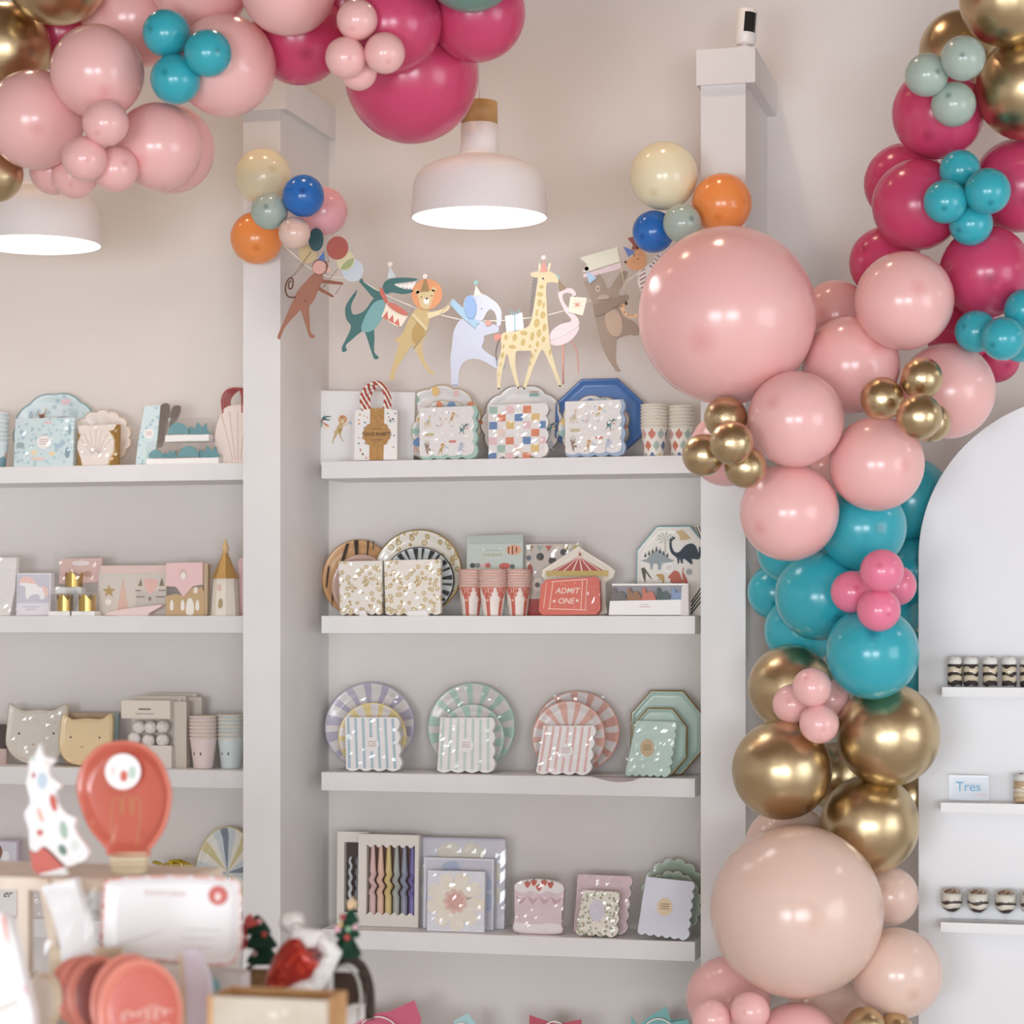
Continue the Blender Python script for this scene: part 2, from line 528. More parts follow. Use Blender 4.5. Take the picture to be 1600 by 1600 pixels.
# ------------------------------------------------------------------ balloons
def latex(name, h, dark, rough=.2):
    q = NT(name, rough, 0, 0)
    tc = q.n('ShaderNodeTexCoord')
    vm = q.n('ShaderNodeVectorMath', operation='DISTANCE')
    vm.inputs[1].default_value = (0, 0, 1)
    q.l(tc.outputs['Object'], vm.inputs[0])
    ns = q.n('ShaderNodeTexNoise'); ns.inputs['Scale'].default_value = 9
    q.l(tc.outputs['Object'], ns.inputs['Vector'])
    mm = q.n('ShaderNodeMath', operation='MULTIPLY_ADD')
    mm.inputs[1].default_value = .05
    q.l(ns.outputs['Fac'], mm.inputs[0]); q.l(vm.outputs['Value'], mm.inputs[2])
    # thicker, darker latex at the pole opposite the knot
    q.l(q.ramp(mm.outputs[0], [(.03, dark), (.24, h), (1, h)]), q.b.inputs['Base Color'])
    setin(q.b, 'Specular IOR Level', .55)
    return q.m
BM = {
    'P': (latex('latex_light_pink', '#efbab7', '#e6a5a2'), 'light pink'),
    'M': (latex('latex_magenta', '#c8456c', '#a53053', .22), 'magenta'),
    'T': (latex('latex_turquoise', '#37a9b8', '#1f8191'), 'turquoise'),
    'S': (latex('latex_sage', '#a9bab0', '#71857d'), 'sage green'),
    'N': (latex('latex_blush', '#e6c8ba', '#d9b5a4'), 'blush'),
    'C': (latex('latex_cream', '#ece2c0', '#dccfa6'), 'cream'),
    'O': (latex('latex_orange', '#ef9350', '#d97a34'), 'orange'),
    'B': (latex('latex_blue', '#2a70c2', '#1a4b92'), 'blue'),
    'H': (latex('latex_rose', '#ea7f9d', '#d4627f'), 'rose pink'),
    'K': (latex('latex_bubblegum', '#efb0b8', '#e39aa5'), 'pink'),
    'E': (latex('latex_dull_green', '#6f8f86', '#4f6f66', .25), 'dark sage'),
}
q = NT('chrome_gold', .31, 1)
q.b.inputs['Base Color'].default_value = (.60, .47, .285, 1)
ns = q.n('ShaderNodeTexNoise'); ns.inputs['Scale'].default_value = 1.3
q.l(q.coord(), ns.inputs['Vector']); q.bump(ns.outputs['Fac'], .07, .05)
BM['G'] = (q.m, 'chrome gold')

mb = MB()
def pear(d):      # nearly round, drawn out a little towards the knot at -z
    return 1 + (.045 * max(0, -d.z) ** 3)
mb.ball((0, 0, 0), 1, 44, 28, f=pear)
_o = mb.build('balloon_skin', BM['P'][0], sm=True)
for p in _o.data.polygons: p.use_smooth = True
BALL_ME = _o.data; bpy.data.objects.remove(_o)
mb = MB(); mb.lathe([(.10, -1.02), (.05, -1.07), (.035, -1.10), (.055, -1.13), (.075, -1.17), (.05, -1.18)], 12)
_o = mb.build('knot', BM['P'][0], sm=True); KNOT_ME = _o.data; bpy.data.objects.remove(_o)

def solve(rows, yb, it=160, k=.94):
    """rows: [cx, cy, r, col, layer, flag, label]; depth is relaxed until the balloons only press lightly against each other"""
    n = len(rows)
    Y = [yb - .085 * r[4] for r in rows]
    def lim(i, y):
        cx, cy, r, col, L, fl, _ = rows[i]
        R = r * SCL(cx, y)[1]
        hi = 6.43
        if fl == 'B': return max(5.97 + R, min(6.44 - R, y))
        if fl == 'W': return min(6.44 - R, y)
        if cx - r < 1160 and cx + r > 1090 or cx - r < 440 and cx + r > 380: hi = YP
        if cx + r > 1445 and cy > 640: hi = min(hi, 5.925)
        return max(4.9, min(hi - R - .004, y))
    for _ in range(it):
        pos, rad = [], []
        for i in range(n):
            Y[i] = lim(i, Y[i])
            pos.append(P(rows[i][0], rows[i][1], Y[i]))
            rad.append(rows[i][2] * SCL(rows[i][0], Y[i])[1])
        mv = [0.0] * n
        for i in range(n):
            for j in range(i + 1, n):
                m = k * (rad[i] + rad[j])
                dx, dz, dy = pos[i].x - pos[j].x, pos[i].z - pos[j].z, Y[i] - Y[j]
                d2 = dx * dx + dz * dz
                if d2 >= m * m or d2 + dy * dy >= m * m: continue
                need = math.sqrt(m * m - d2) - abs(dy)
                s = 1 if (dy > 0 or (dy == 0 and rows[i][4] < rows[j][4])) else -1
                if rows[i][4] != rows[j][4]: s = 1 if rows[i][4] < rows[j][4] else -1
                wi, wj = rad[j] / (rad[i] + rad[j]), rad[i] / (rad[i] + rad[j])
                mv[i] += s * need * .5 * wi; mv[j] -= s * need * .5 * wj
        for i in range(n): Y[i] += max(-.03, min(.03, mv[i] * .6))
    Y = [lim(i, Y[i]) for i in range(n)]
    return Y
def balloons(rows, yb, group):
    Y = solve(rows, yb)
    rnd = random.Random(len(rows))
    for (cx, cy, r, col, L, fl, label), y in zip(rows, Y):
        p = P(cx, cy, y)
        R = r * SCL(cx, y)[1]
        o = bpy.data.objects.new('balloon', BALL_ME)
        COL.objects.link(o)
        o.location = p
        to = (Vector((0, 0, CZ)) - p).normalized()
        to = (to + Vector((rnd.uniform(-.75, .75), 0, rnd.uniform(-.75, .55)))).normalized()
        if r > 90: to = (to + Vector((-.35, 0, .15))).normalized()
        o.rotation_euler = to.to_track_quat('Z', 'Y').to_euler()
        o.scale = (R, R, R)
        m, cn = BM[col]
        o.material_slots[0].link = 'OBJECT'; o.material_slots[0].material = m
        tag(o, label, 'balloon', group)
        c = bpy.data.objects.new('knot', KNOT_ME)
        COL.objects.link(c); c.parent = o
        c.material_slots[0].link = 'OBJECT'; c.material_slots[0].material = m

TOPL = [
 (88, -46, 84, 'G', 1, '', 'large chrome gold balloon cut by the top edge near the left corner'),
 (8, 76, 72, 'G', 0, '', 'chrome gold balloon at the left edge in shadow above the big pink one'),
 (-8, 272, 44, 'G', 1, '', 'small chrome gold balloon at the left edge above the left pendant lamp'),
 (98, 50, 62, 'M', -1, '', 'magenta balloon glimpsed in the gap beside the gold balloons at top left'),
 (205, 28, 78, 'P', 0, '', 'light pink balloon half hidden behind the upper turquoise balloon at top left'),
 (152, 112, 73, 'P', 2, '', 'light pink balloon above the small pink cluster at top left'),
 (54, 187, 77, 'P', 2, '', 'large light pink balloon at the left edge left of the small pink cluster'),
 (352, 102, 79, 'P', 1, '', 'light pink balloon right of the turquoise trio, partly above the pillar'),
 (313, -32, 80, 'P', 1, '', 'light pink balloon cut by the top edge above the turquoise trio'),
 (450, -20, 75, 'P', 2, '', 'light pink balloon cut by the top edge left of the magenta balloons'),
 (247, 229, 68, 'P', 1, '', 'light pink balloon right of the small pink cluster at top left'),
 (266, 233, 69, 'P', 0, '', 'light pink balloon peeking out behind another at right of the small pink cluster'),
 (165, 192, 36, 'P', 3, '', 'uppermost small pink balloon of the cluster at top left'),
 (132, 248, 35, 'P', 3, '', 'leftmost small pink balloon of the front cluster at top left'),
 (180, 264, 36, 'P', 2, '', 'small pink balloon at lower right of the cluster at top left'),
 (117, 274, 36, 'P', 1, '', 'small pink balloon hanging lowest in the cluster at top left'),
 (84, 266, 38, 'P', 0, '', 'small pink balloon tucked under the large one at the left edge'),
 (260, 52, 37, 'T', 3, '', 'uppermost balloon of the turquoise trio at top left'),
 (325, 83, 37, 'T', 3, '', 'rightmost balloon of the turquoise trio at top left'),
 (274, 124, 39, 'T', 3, '', 'lowest front balloon of the turquoise trio at top left'),
 (283, 122, 37, 'T', 1, '', 'turquoise balloon barely showing behind the lowest of the trio at top left'),
 (467, 58, 74, 'M', 0, '', 'magenta balloon behind the pink ones left of the small pink quartet'),
 (535, 6, 66, 'M', -1, '', 'dark magenta balloon behind the small pink quartet at the top edge'),
 (612, 36, 78, 'M', 1, '', 'magenta balloon directly right of the small pink quartet'),
 (745, 20, 76, 'M', 1, '', 'rightmost magenta balloon of the top garland, above the pendant lamp cord'),
 (643, 117, 105, 'M', 0, '', 'largest magenta balloon, hanging lowest beside the pendant lamp cap'),
 (735, -58, 76, 'E', 2, '', 'dull green balloon cut by the top edge over the magenta ones'),
 (558, 31, 32, 'P', 3, '', 'top balloon of the small pink quartet on the magenta balloons'),
 (540, 90, 32, 'P', 4, '', 'left balloon of the small pink quartet on the magenta balloons'),
 (601, 83, 32, 'P', 3, '', 'right balloon of the small pink quartet on the magenta balloons'),
 (560, 112, 29, 'P', 2, '', 'lowest, half hidden balloon of the small pink quartet on the magenta balloons'),
]
balloons(TOPL, 5.18, 'balloons of the top left garland')
CLB = [
 (411, 276, 44, 'C', 0, '', 'cream balloon on top of the bunch fixed to the left pillar'),
 (401, 372, 41, 'O', 0, '', 'orange balloon of the bunch fixed to the left pillar'),
 (505, 330, 38, 'K', 0, '', 'pink balloon of the bunch on the left pillar, behind the blue one'),
 (474, 306, 33, 'B', 2, '', 'blue balloon of the bunch fixed to the left pillar'),
 (421, 330, 29, 'S', 2, '', 'sage green balloon of the bunch fixed to the left pillar'),
 (460, 364, 25, 'N', 2, '', 'small blush balloon at the bottom of the bunch on the left pillar'),
]
balloons(CLB, 6.0, 'bunch of balloons on the left pillar')
CLC = [
 (1037, 275, 53, 'C', 1, '', 'cream balloon left of the column below the security camera'),
 (1128, 318, 47, 'O', 1, '', 'orange balloon in front of the column below the security camera'),
 (1021, 362, 33, 'B', 1, '', 'blue balloon above the paper tiger beside the giant pink balloon'),
 (1066, 349, 30, 'S', 2, '', 'sage green balloon between the cream, blue and orange ones by the column'),
]
RIGHT = [
 (1575, -4, 76, 'G', 2, '', 'chrome gold balloon in the top right corner, cut by the top edge'),
 (1500, 80, 64, 'G', 0, '', 'dark chrome gold balloon behind the sage trio at top right'),
 (1606, 138, 81, 'G', 2, '', 'large chrome gold balloon cut by the right edge beside the sage trio'),
 (1505, 91, 35, 'S', 3, '', 'upper right balloon of the sage green trio at top right'),
 (1448, 117, 34, 'S', 3, '', 'leftmost balloon of the sage green trio at top right'),
 (1490, 163, 35, 'S', 3, '', 'lowest balloon of the sage green trio at top right'),
 (1466, 176, 72, 'M', 1, '', 'magenta balloon under the sage green trio'),
 (1412, 286, 62, 'M', -1, '', 'leftmost dark magenta balloon, tucked behind a larger magenta one'),
 (1434, 320, 71, 'M', 1, '', 'magenta balloon left of the upper turquoise quartet'),
 (1592, 290, 73, 'M', 0, '', 'magenta balloon at the right edge behind the upper turquoise quartet'),
 (1383, 410, 56, 'M', -1, '', 'magenta balloon peeking out left above the pink balloons'),
 (1540, 425, 72, 'M', 1, '', 'magenta balloon between the two turquoise clusters at the right edge'),
 (1500, 512, 56, 'M', -1, '', 'magenta balloon in shadow behind the lower turquoise cluster'),
 (1556, 560, 38, 'M', -2, '', 'magenta balloon tip below the lower turquoise cluster at the right'),
 (1500, 266, 32, 'T', 2, '', 'top balloon of the upper turquoise quartet on the right garland'),
 (1477, 315, 34, 'T', 3, '', 'left balloon of the upper turquoise quartet on the right garland'),
 (1543, 299, 36, 'T', 3, '', 'right balloon of the upper turquoise quartet on the right garland'),
 (1517, 350, 34, 'T', 2, '', 'bottom balloon of the upper turquoise quartet on the right garland'),
 (1525, 518, 33, 'T', 2, '', 'left balloon of the lower turquoise cluster at the right edge'),
 (1567, 529, 34, 'T', 3, '', 'front balloon of the lower turquoise cluster at the right edge'),
 (1602, 484, 33, 'T', 2, '', 'upper turquoise balloon of the lower cluster, cut by the right edge'),
 (1594, 535, 31, 'T', 1, '', 'turquoise balloon behind the front one of the lower cluster at the right edge'),
 (1136, 493, 139, 'P', 3, '', 'giant pink balloon in front of the column, the largest of all'),
 (1305, 492, 54, 'P', -1, '', 'pink balloon deep in the gap right of the giant pink balloon'),
 (1413, 470, 77, 'P', 2, '', 'pink balloon under the magenta ones, upper right of the giant pink balloon'),
 (1330, 570, 76, 'P', 2, '', 'pink balloon directly right of the giant pink balloon'),
 (1480, 611, 75, 'P', 1, '', 'rightmost pink balloon, behind the right small gold cluster'),
 (1243, 655, 75, 'P', 4, '', 'pink balloon between the two small gold clusters, below the giant one'),
 (1370, 725, 74, 'P', 2, '', 'pink balloon below the right small gold cluster, above the turquoise ones'),
 (1233, 800, 77, 'P', 3, '', 'lowest pink balloon of the upper garland, over the turquoise ones'),
 (1135, 702, 58, 'P', 0, '', 'pink balloon hidden behind the left small gold cluster'),
 (1134, 653, 34, 'G', 4, '', 'top balloon of the left small gold cluster under the giant pink balloon'),
 (1143, 692, 34, 'G', 6, '', 'front balloon of the left small gold cluster under the giant pink balloon'),
 (1099, 711, 33, 'G', 5, '', 'leftmost balloon of the left small gold cluster by the top shelf end'),
 (1165, 730, 33, 'G', 5, '', 'lowest balloon of the left small gold cluster under the giant pink balloon'),
 (1378, 623, 34, 'G', 4, '', 'leftmost balloon of the right small gold cluster among the pink balloons'),
 (1440, 591, 33, 'G', 4, '', 'top balloon of the right small gold cluster among the pink balloons'),
 (1436, 651, 36, 'G', 5, '', 'front balloon of the right small gold cluster among the pink balloons'),
 (1455, 660, 31, 'G', 3, '', 'half hidden balloon of the right small gold cluster among the pink balloons'),
 (1420, 782, 68, 'T', 0, 'B', 'turquoise balloon in shade behind the curved top of the white board'),
 (1348, 824, 68, 'T', 1, '', 'turquoise balloon directly below the two lowest pink balloons'),
 (1281, 931, 70, 'T', 1, '', 'turquoise balloon left of the small rose quartet'),
 (1363, 1020, 73, 'T', 2, '', 'brightest turquoise balloon, below the small rose quartet'),
 (1432, 892, 52, 'T', 0, 'B', 'turquoise balloon behind the board edge right of the rose quartet'),
 (1250, 985, 56, 'T', -1, 'W', 'dark turquoise balloon deep beside the column, above the gold ones'),
 (1240, 858, 58, 'T', -1, 'W', 'dark turquoise balloon behind the lowest pink one, next to the column'),
 (1428, 1040, 54, 'T', 0, 'B', 'turquoise balloon behind the board edge above the large gold balloon'),
 (1378, 892, 34, 'H', 4, '', 'top balloon of the small rose quartet on the turquoise balloons'),
 (1331, 925, 33, 'H', 3, '', 'left balloon of the small rose quartet on the turquoise balloons'),
 (1373, 953, 34, 'H', 4, '', 'bottom balloon of the small rose quartet on the turquoise balloons'),
 (1400, 915, 32, 'H', 2, '', 'right, half hidden balloon of the small rose quartet on the turquoise balloons'),
 (1304, 742, 40, 'P', -2, 'W', 'pink balloon deep in the gap between the three lowest pink ones'),
 (1392, 962, 46, 'T', -1, 'B', 'turquoise balloon deep behind the rose quartet next to the board edge'),
 (1212, 925, 44, 'T', -2, 'W', 'dark turquoise balloon squeezed against the column beside the larger turquoise one'),  # filler balloon, added so the niche by the column reads dark
 (1236, 1075, 67, 'G', 0, '', 'shaded chrome gold balloon behind the small pale pink quartet'),
 (1388, 1148, 81, 'G', 2, '', 'large chrome gold balloon overlapping the edge of the white board'),
 (1222, 1203, 78, 'G', 2, '', 'large chrome gold balloon in front of the column'),
 (1359, 1288, 77, 'G', 1, '', 'lowest large chrome gold balloon, above the giant blush one'),
 (1424, 1243, 44, 'G', 0, 'B', 'chrome gold balloon in shade behind the board edge'),
 (1302, 1212, 52, 'G', -2, 'W', 'chrome gold balloon deep in shade between the three large gold ones'),  # added behind the gap to stand in for its dark void
 (1269, 1074, 31, 'P', 3, '', 'top balloon of the small pale pink quartet on the gold balloons'),
 (1238, 1100, 31, 'P', 2, '', 'left balloon of the small pale pink quartet on the gold balloons'),
 (1280, 1131, 31, 'P', 3, '', 'bottom balloon of the small pale pink quartet on the gold balloons'),
 (1299, 1092, 29, 'P', 1, '', 'right, half hidden balloon of the small pale pink quartet on the gold balloons'),
 (1245, 1424, 135, 'N', 3, '', 'giant blush balloon at the bottom of the garland'),
 (1232, 1326, 69, 'N', 0, 'W', 'blush balloon peeking out between gold and giant blush balloons by the column'),
 (1388, 1400, 47, 'N', 0, '', 'small blush balloon right of the giant blush one, at the board edge'),
 (1402, 1521, 71, 'N', 2, '', 'blush balloon at lower right of the giant one, overlapping the board'),
 (1296, 1600, 72, 'N', 0, '', 'blush balloon under the giant one, cut by the bottom edge'),
 (1138, 1560, 66, 'P', 1, '', 'light pink balloon at lower left of the giant blush one'),
 (1112, 1592, 31, 'P', 4, '', 'left of two small pink balloons at the bottom edge'),
 (1172, 1580, 31, 'P', 4, '', 'right of two small pink balloons at the bottom edge'),
 (1245, 1640, 73, 'P', 3, '', 'pale pink balloon cut by the bottom edge in the middle'),
 (1351, 1606, 33, 'G', 3, '', 'left of two small gold balloons at the bottom edge'),
 (1398, 1612, 30, 'G', 3, '', 'right of two small gold balloons at the bottom edge'),
]
balloons(CLC, 5.98, 'bunch of balloons by the right column')
balloons(RIGHT, 5.80, 'balloons of the right garland')

# ------------------------------------------------------------------ paper animal garland
YG = 5.955
def zA(pts): return [(420 + x / 5.3333, 340 + y / 5.3333) for x, y in pts]
def zB(pts): return [(690 + x / 6.957, 390 + y / 6.957) for x, y in pts]
def zC(pts): return [(840 + x / 6.668, 360 + y / 6.668) for x, y in pts]
PT = .0012
STAMP, CUR = {}, []
def cut(name, label, px, py, yo=0):
    global CUR
    CUR = STAMP[name.split('_')[1]] = []
    return It(name, label, 'paper animal', px, py, YG + yo, group='paper animals on the string')
def lay(it, name, pts, mat, lv, sm=0, parent=None):
    if sm: pts = smooth(pts, sm)
    CUR.append((lv, len(CUR), pts, mat))
    return it.pr(name, pts, -.0016 * lv, PT, mat, parent=parent)
def stamp(name, cx, cy, h):
    """the cut-out animals again, as small flat print centred at a pixel"""
    L = sorted(STAMP[name], key=lambda q: (q[0], q[1]))
    xs = [p[0] for q in L for p in q[2]]; ys = [p[1] for q in L for p in q[2]]
    k = h / (max(ys) - min(ys)); mx, my = (max(xs) + min(xs)) / 2, (max(ys) + min(ys)) / 2
    return [([(cx + (x - mx) * k, cy + (y - my) * k) for x, y in q[2]], q[3]) for q in L]
PAPER = lambda h: M(h, .7)
# monkey
t = cut('paper_monkey', 'brown paper monkey holding paper balloons, leftmost animal on the string', 478, 528)
lay(t, 'body', zA([(385, 460), (440, 470), (450, 520), (415, 600), (370, 700), (335, 745), (340, 860), (348, 955), (380, 985), (375, 1005), (345, 1000), (325, 960), (295, 860), (266, 772), (240, 790), (140, 900), (100, 985), (95, 1005), (72, 1000), (80, 960), (150, 800), (200, 690), (240, 610), (310, 530)]), PAPER('#a4694f'), 0, 3)
lay(t, 'arm', zA([(440, 518), (520, 532), (610, 549), (625, 558), (610, 572), (520, 562), (440, 550)]), PAPER('#97593f'), 1)
lay(t, 'arm', zA([(415, 575), (435, 588), (530, 650), (545, 668), (525, 672), (410, 610)]), PAPER('#97593f'), 1)
h = lay(t, 'head', zA(circ(427, 415, 65, 66)), PAPER('#7c4530'), 1)
lay(t, 'face', zA(circ(425, 420, 57, 57)), PAPER('#dda798'), 2, parent=h)
lay(t, 'ear', zA(circ(498, 447, 20, 22)), PAPER('#e0b0a3'), 0, parent=h)
lay(t, 'hat', zA([(415, 352), (463, 290), (472, 372)]), PAPER('#3c72b8'), 3)
t.tube('tail', smooth(zA([(225, 660), (165, 655), (138, 600), (150, 530), (185, 495), (203, 530), (190, 585), (165, 580), (168, 535), (185, 525)]), 5, False), 0, 1.3, PAPER('#6d4130'))
b = lay(t, 'paper_balloon', zA(circ(398, 190, 62, 97)), PAPER('#2f5b63'), 3); b['label'] = 'dark teal paper balloon'
b = lay(t, 'paper_balloon', zA(circ(328, 300, 76, 82)), PAPER('#cdb583'), 1); b['label'] = 'tan paper balloon'
b = lay(t, 'paper_balloon', zA(circ(575, 266, 90, 97)), PAPER('#b1503f'), 3); b['label'] = 'rust red paper balloon'
b = lay(t, 'paper_balloon', zA(circ(640, 372, 72, 82)), PAPER('#d8d2a6'), 2); b['label'] = 'pale yellow paper balloon'
b = lay(t, 'paper_balloon', zA(circ(700, 458, 88, 92)), PAPER('#c5d2dc'), 1); b['label'] = 'pale blue paper balloon'
lay(t, 'balloon_overlap', zA(smooth([(605, 440), (640, 385), (705, 355), (690, 415), (640, 445)], 3)), PAPER('#a5b176'), 3)
for s in ([(355, 290), (195, 490)], [(305, 380), (215, 480)], [(505, 360), (470, 430)], [(575, 440), (455, 590)], [(610, 570), (555, 650)]):
    t.tube('balloon_string', zA(s), -.003, .5, PAPER('#8a7140'))
t.prints('belly_button', [(zA(circ(305, 693, 7, n=10)), PAPER('#4d2a1d'))], -.0002)
# crocodile
t = cut('paper_crocodile', 'teal paper crocodile with a red and cream drum', 575, 562)
CT = PAPER('#3f7473')
lay(t, 'body', zA([(870, 680), (935, 645), (985, 680), (960, 740), (940, 800), (930, 850), (880, 915), (880, 1010), (878, 1120), (915, 1162), (905, 1180), (880, 1180), (862, 1140), (830, 1040), (800, 955), (770, 950), (700, 1005), (640, 1060), (650, 1100), (615, 1115), (608, 1075), (640, 1010), (685, 905), (650, 850), (635, 780), (645, 720), (690, 650), (720, 615), (734, 596), (725, 640), (690, 710), (685, 760), (705, 803), (760, 795), (810, 760)]), CT, 0, 3)
lay(t, 'arm', zA([(750, 530), (770, 500), (790, 535), (870, 595), (935, 628), (930, 655), (868, 672), (810, 600)]), CT, -1)
lay(t, 'belly', zA([(880, 710), (955, 690), (968, 730), (940, 850), (880, 930), (830, 955), (780, 945), (773, 905), (810, 810)]), PAPER('#74aeb0'), 1, 3)
h = lay(t, 'head', zA([(955, 560), (990, 525), (1060, 512), (1150, 512), (1232, 525), (1225, 540), (1140, 550), (1050, 560), (1060, 578), (1130, 608), (1195, 615), (1190, 638), (1110, 648), (1020, 630), (985, 645), (950, 612)]), CT, 1, 2)
lay(t, 'teeth', zA([(1045, 562), (1075, 556), (1088, 572), (1105, 553), (1120, 570), (1138, 550), (1152, 567), (1170, 547), (1188, 562), (1228, 541), (1205, 592), (1190, 615), (1180, 598), (1165, 612), (1150, 592), (1132, 606), (1118, 586), (1095, 596)]), PAPER('#f4f1ec'), 0, parent=h)
lay(t, 'scarf', zA([(932, 585), (952, 600), (998, 712), (975, 722), (928, 640)]), PAPER('#c9604f'), 2)
d = lay(t, 'drum', zA([(985, 722), (1160, 830), (1110, 915), (1060, 912), (940, 832)]), PAPER('#efe4cf'), 2)
lay(t, 'drum_skin', zA(circ(1076, 772, 100, 26, 24, .56)), PAPER('#cf6b58'), 3, parent=d)
t.prints('drum_pattern', [(zA([(950 + k * 48, 838 + k * 26), (990 + k * 46, 785 + k * 32), (1000 + k * 46, 868 + k * 24)]), PAPER('#cf6b58')) for k in range(3)], -.0034, parent=d)
lay(t, 'hat', zA([(988, 515), (1012, 412), (1062, 508)]), PAPER('#c9d6dd'), 2)
lay(t, 'pompom', zA(circ(1015, 398, 20)), PAPER('#f0ead8'), 3)
# lion
t = cut('paper_lion', 'golden paper lion with orange mane carrying a blue ribbon flag', 640, 592)
LT = PAPER('#cdb277')
lay(t, 'body', zA([(1255, 745), (1330, 775), (1345, 830), (1325, 900), (1320, 960), (1275, 1060), (1300, 1200), (1345, 1270), (1380, 1295), (1370, 1310), (1340, 1300), (1280, 1220), (1215, 1095), (1190, 1062), (1150, 1120), (1080, 1230), (1050, 1290), (1045, 1345), (1015, 1352), (1010, 1310), (1040, 1200), (1080, 1050), (1060, 1030), (1050, 1005), (1100, 985), (1130, 930), (1180, 820)]), LT, 0, 3)
lay(t, 'belly', zA(circ(1245, 955, 48, 95, 24, .25)), PAPER('#b8954f'), 1)
lay(t, 'mane', zA(circ(1318, 645, 128)), PAPER('#e2955a'), 1)
lay(t, 'head', zA(smooth([(1232, 615), (1310, 625), (1382, 610), (1365, 690), (1345, 750), (1310, 770), (1268, 745), (1252, 680)], 3)), PAPER('#dbc18b'), 2)
for x, y in ((1240, 618), (1378, 606)): lay(t, 'ear', zA(circ(x, y, 20, n=16)), PAPER('#d9bc84'), 2)
lay(t, 'muzzle', zA(circ(1317, 703, 25, n=18)), PAPER('#f4efe6'), 3)
t.prints('face_print', [(zA(circ(1320, 682, 9, n=10)), PAPER('#3a322c')), (zA(circ(1275, 668, 6, n=8)), PAPER('#5a4a30')), (zA(circ(1362, 660, 6, n=8)), PAPER('#5a4a30'))], -.0052)
lay(t, 'hat', zA([(1268, 625), (1308, 508), (1342, 622)]), PAPER('#a08353'), 3)
lay(t, 'pompom', zA(circ(1307, 497, 20)), PAPER('#f3e2dc'), 4)
lay(t, 'sash', zA([(1190, 815), (1215, 800), (1330, 930), (1310, 948)]), PAPER('#d9c597'), 2)
lay(t, 'arm', zA([(1320, 800), (1440, 775), (1515, 735), (1500, 780), (1450, 808), (1330, 850)]), PAPER('#e3d0a6'), 1)
t.tube('flag_pole', zA([(1205, 1100), (1535, 685)]), -.004, .6, PAPER('#c7b892'))
lay(t, 'ribbon_flag', zB([(120, 545), (240, 665), (412, 830), (378, 835), (370, 882), (215, 748), (92, 610)]), PAPER('#9cc3dd'), 2)
# elephant
t = cut('paper_elephant', 'pale lilac paper elephant with a blue ear and cream hat', 745, 601)
ET = PAPER('#c2c7da')
lay(t, 'body', zB([(235, 745), (390, 755), (450, 790), (600, 830), (622, 870), (600, 905), (470, 937), (458, 1000), (440, 1075), (590, 1190), (685, 1245), (660, 1312), (590, 1292), (480, 1225), (360, 1182), (250, 1212), (215, 1262), (185, 1335), (175, 1472), (112, 1475), (104, 1330), (95, 1180), (110, 1050), (130, 890), (170, 800)]), ET, 0, 3)
lay(t, 'head', zB([(235, 650), (250, 545), (300, 497), (380, 500), (450, 485), (540, 540), (610, 600), (650, 680), (652, 760), (640, 830), (600, 832), (597, 740), (570, 680), (530, 655), (490, 690), (450, 765), (390, 772), (260, 760)]), PAPER('#cacfe0'), 1, 3)
lay(t, 'ear', zB(circ(320, 625, 66, 127, 30, -.08)), PAPER('#86aadb'), 4)
lay(t, 'hat', zB([(352, 503), (375, 390), (442, 497)]), PAPER('#ece3d0'), 2)
lay(t, 'pompom', zB(circ(378, 362, 26)), PAPER('#8fbcb9'), 3)
lay(t, 'flower', zB(scal(512, 805, 36, 32, 5, .3)), PAPER('#e09484'), 2)
t.prints('face_print', [(zB(circ(435, 645, 7, n=10)), PAPER('#404458'))] + [(zB(rect(118 + 15 * k, 1462, 128 + 15 * k, 1472)), PAPER('#55586a')) for k in range(4)] + [(zB([(596, 1225 + 18 * k), (680, 1250 + 16 * k), (678, 1256 + 16 * k), (594, 1232 + 18 * k)]), PAPER('#7d88a8')) for k in range(3)], -.0018)
# giraffe
t = cut('paper_giraffe', 'cream paper giraffe with tan spots, tallest animal on the string', 830, 607, -.004)
GT = PAPER('#dccba0')
lay(t, 'body', zB([(645, 922), (700, 890), (800, 885), (910, 850), (960, 810), (990, 700), (1010, 580), (1035, 420), (1045, 310), (1000, 302), (960, 262), (1010, 243), (1070, 240), (1160, 240), (1230, 272), (1265, 330), (1262, 375), (1142, 368), (1140, 560), (1150, 760), (1170, 960), (1190, 1100), (1240, 1290), (1302, 1478), (1275, 1497), (1210, 1330), (1112, 1110), (1080, 1100), (1050, 1160), (990, 1300), (918, 1500), (885, 1505), (930, 1330), (968, 1170), (975, 1102), (890, 1098), (812, 1100), (802, 1180), (803, 1280), (845, 1488), (820, 1500), (750, 1280), (725, 1160), (703, 1130), (682, 1220), (650, 1350), (635, 1500), (606, 1505), (600, 1300), (630, 1150), (650, 1050)]), GT, 0, 2)
sp = [(700, 945, 20, 32), (795, 950, 25, 42), (895, 905, 42, 25), (885, 1005, 24, 40), (768, 1052, 42, 22), (985, 945, 22, 50), (1035, 800, 32, 50), (1058, 912, 26, 45), (1118, 850, 22, 45), (1108, 980, 20, 32), (1100, 715, 30, 42), (1035, 690, 16, 40), (1065, 580, 26, 40), (1110, 610, 14, 34), (1070, 490, 34, 26), (1085, 410, 26, 22), (1042, 1030, 16, 34), (985, 1160, 14, 30), (965, 1240, 12, 26), (1180, 1120, 14, 34), (660, 1140, 18, 34), (672, 1045, 12, 24), (640, 1240, 10, 24), (622, 1350, 8, 22), (960, 1050, 14, 20), (1022, 1100, 12, 20)]
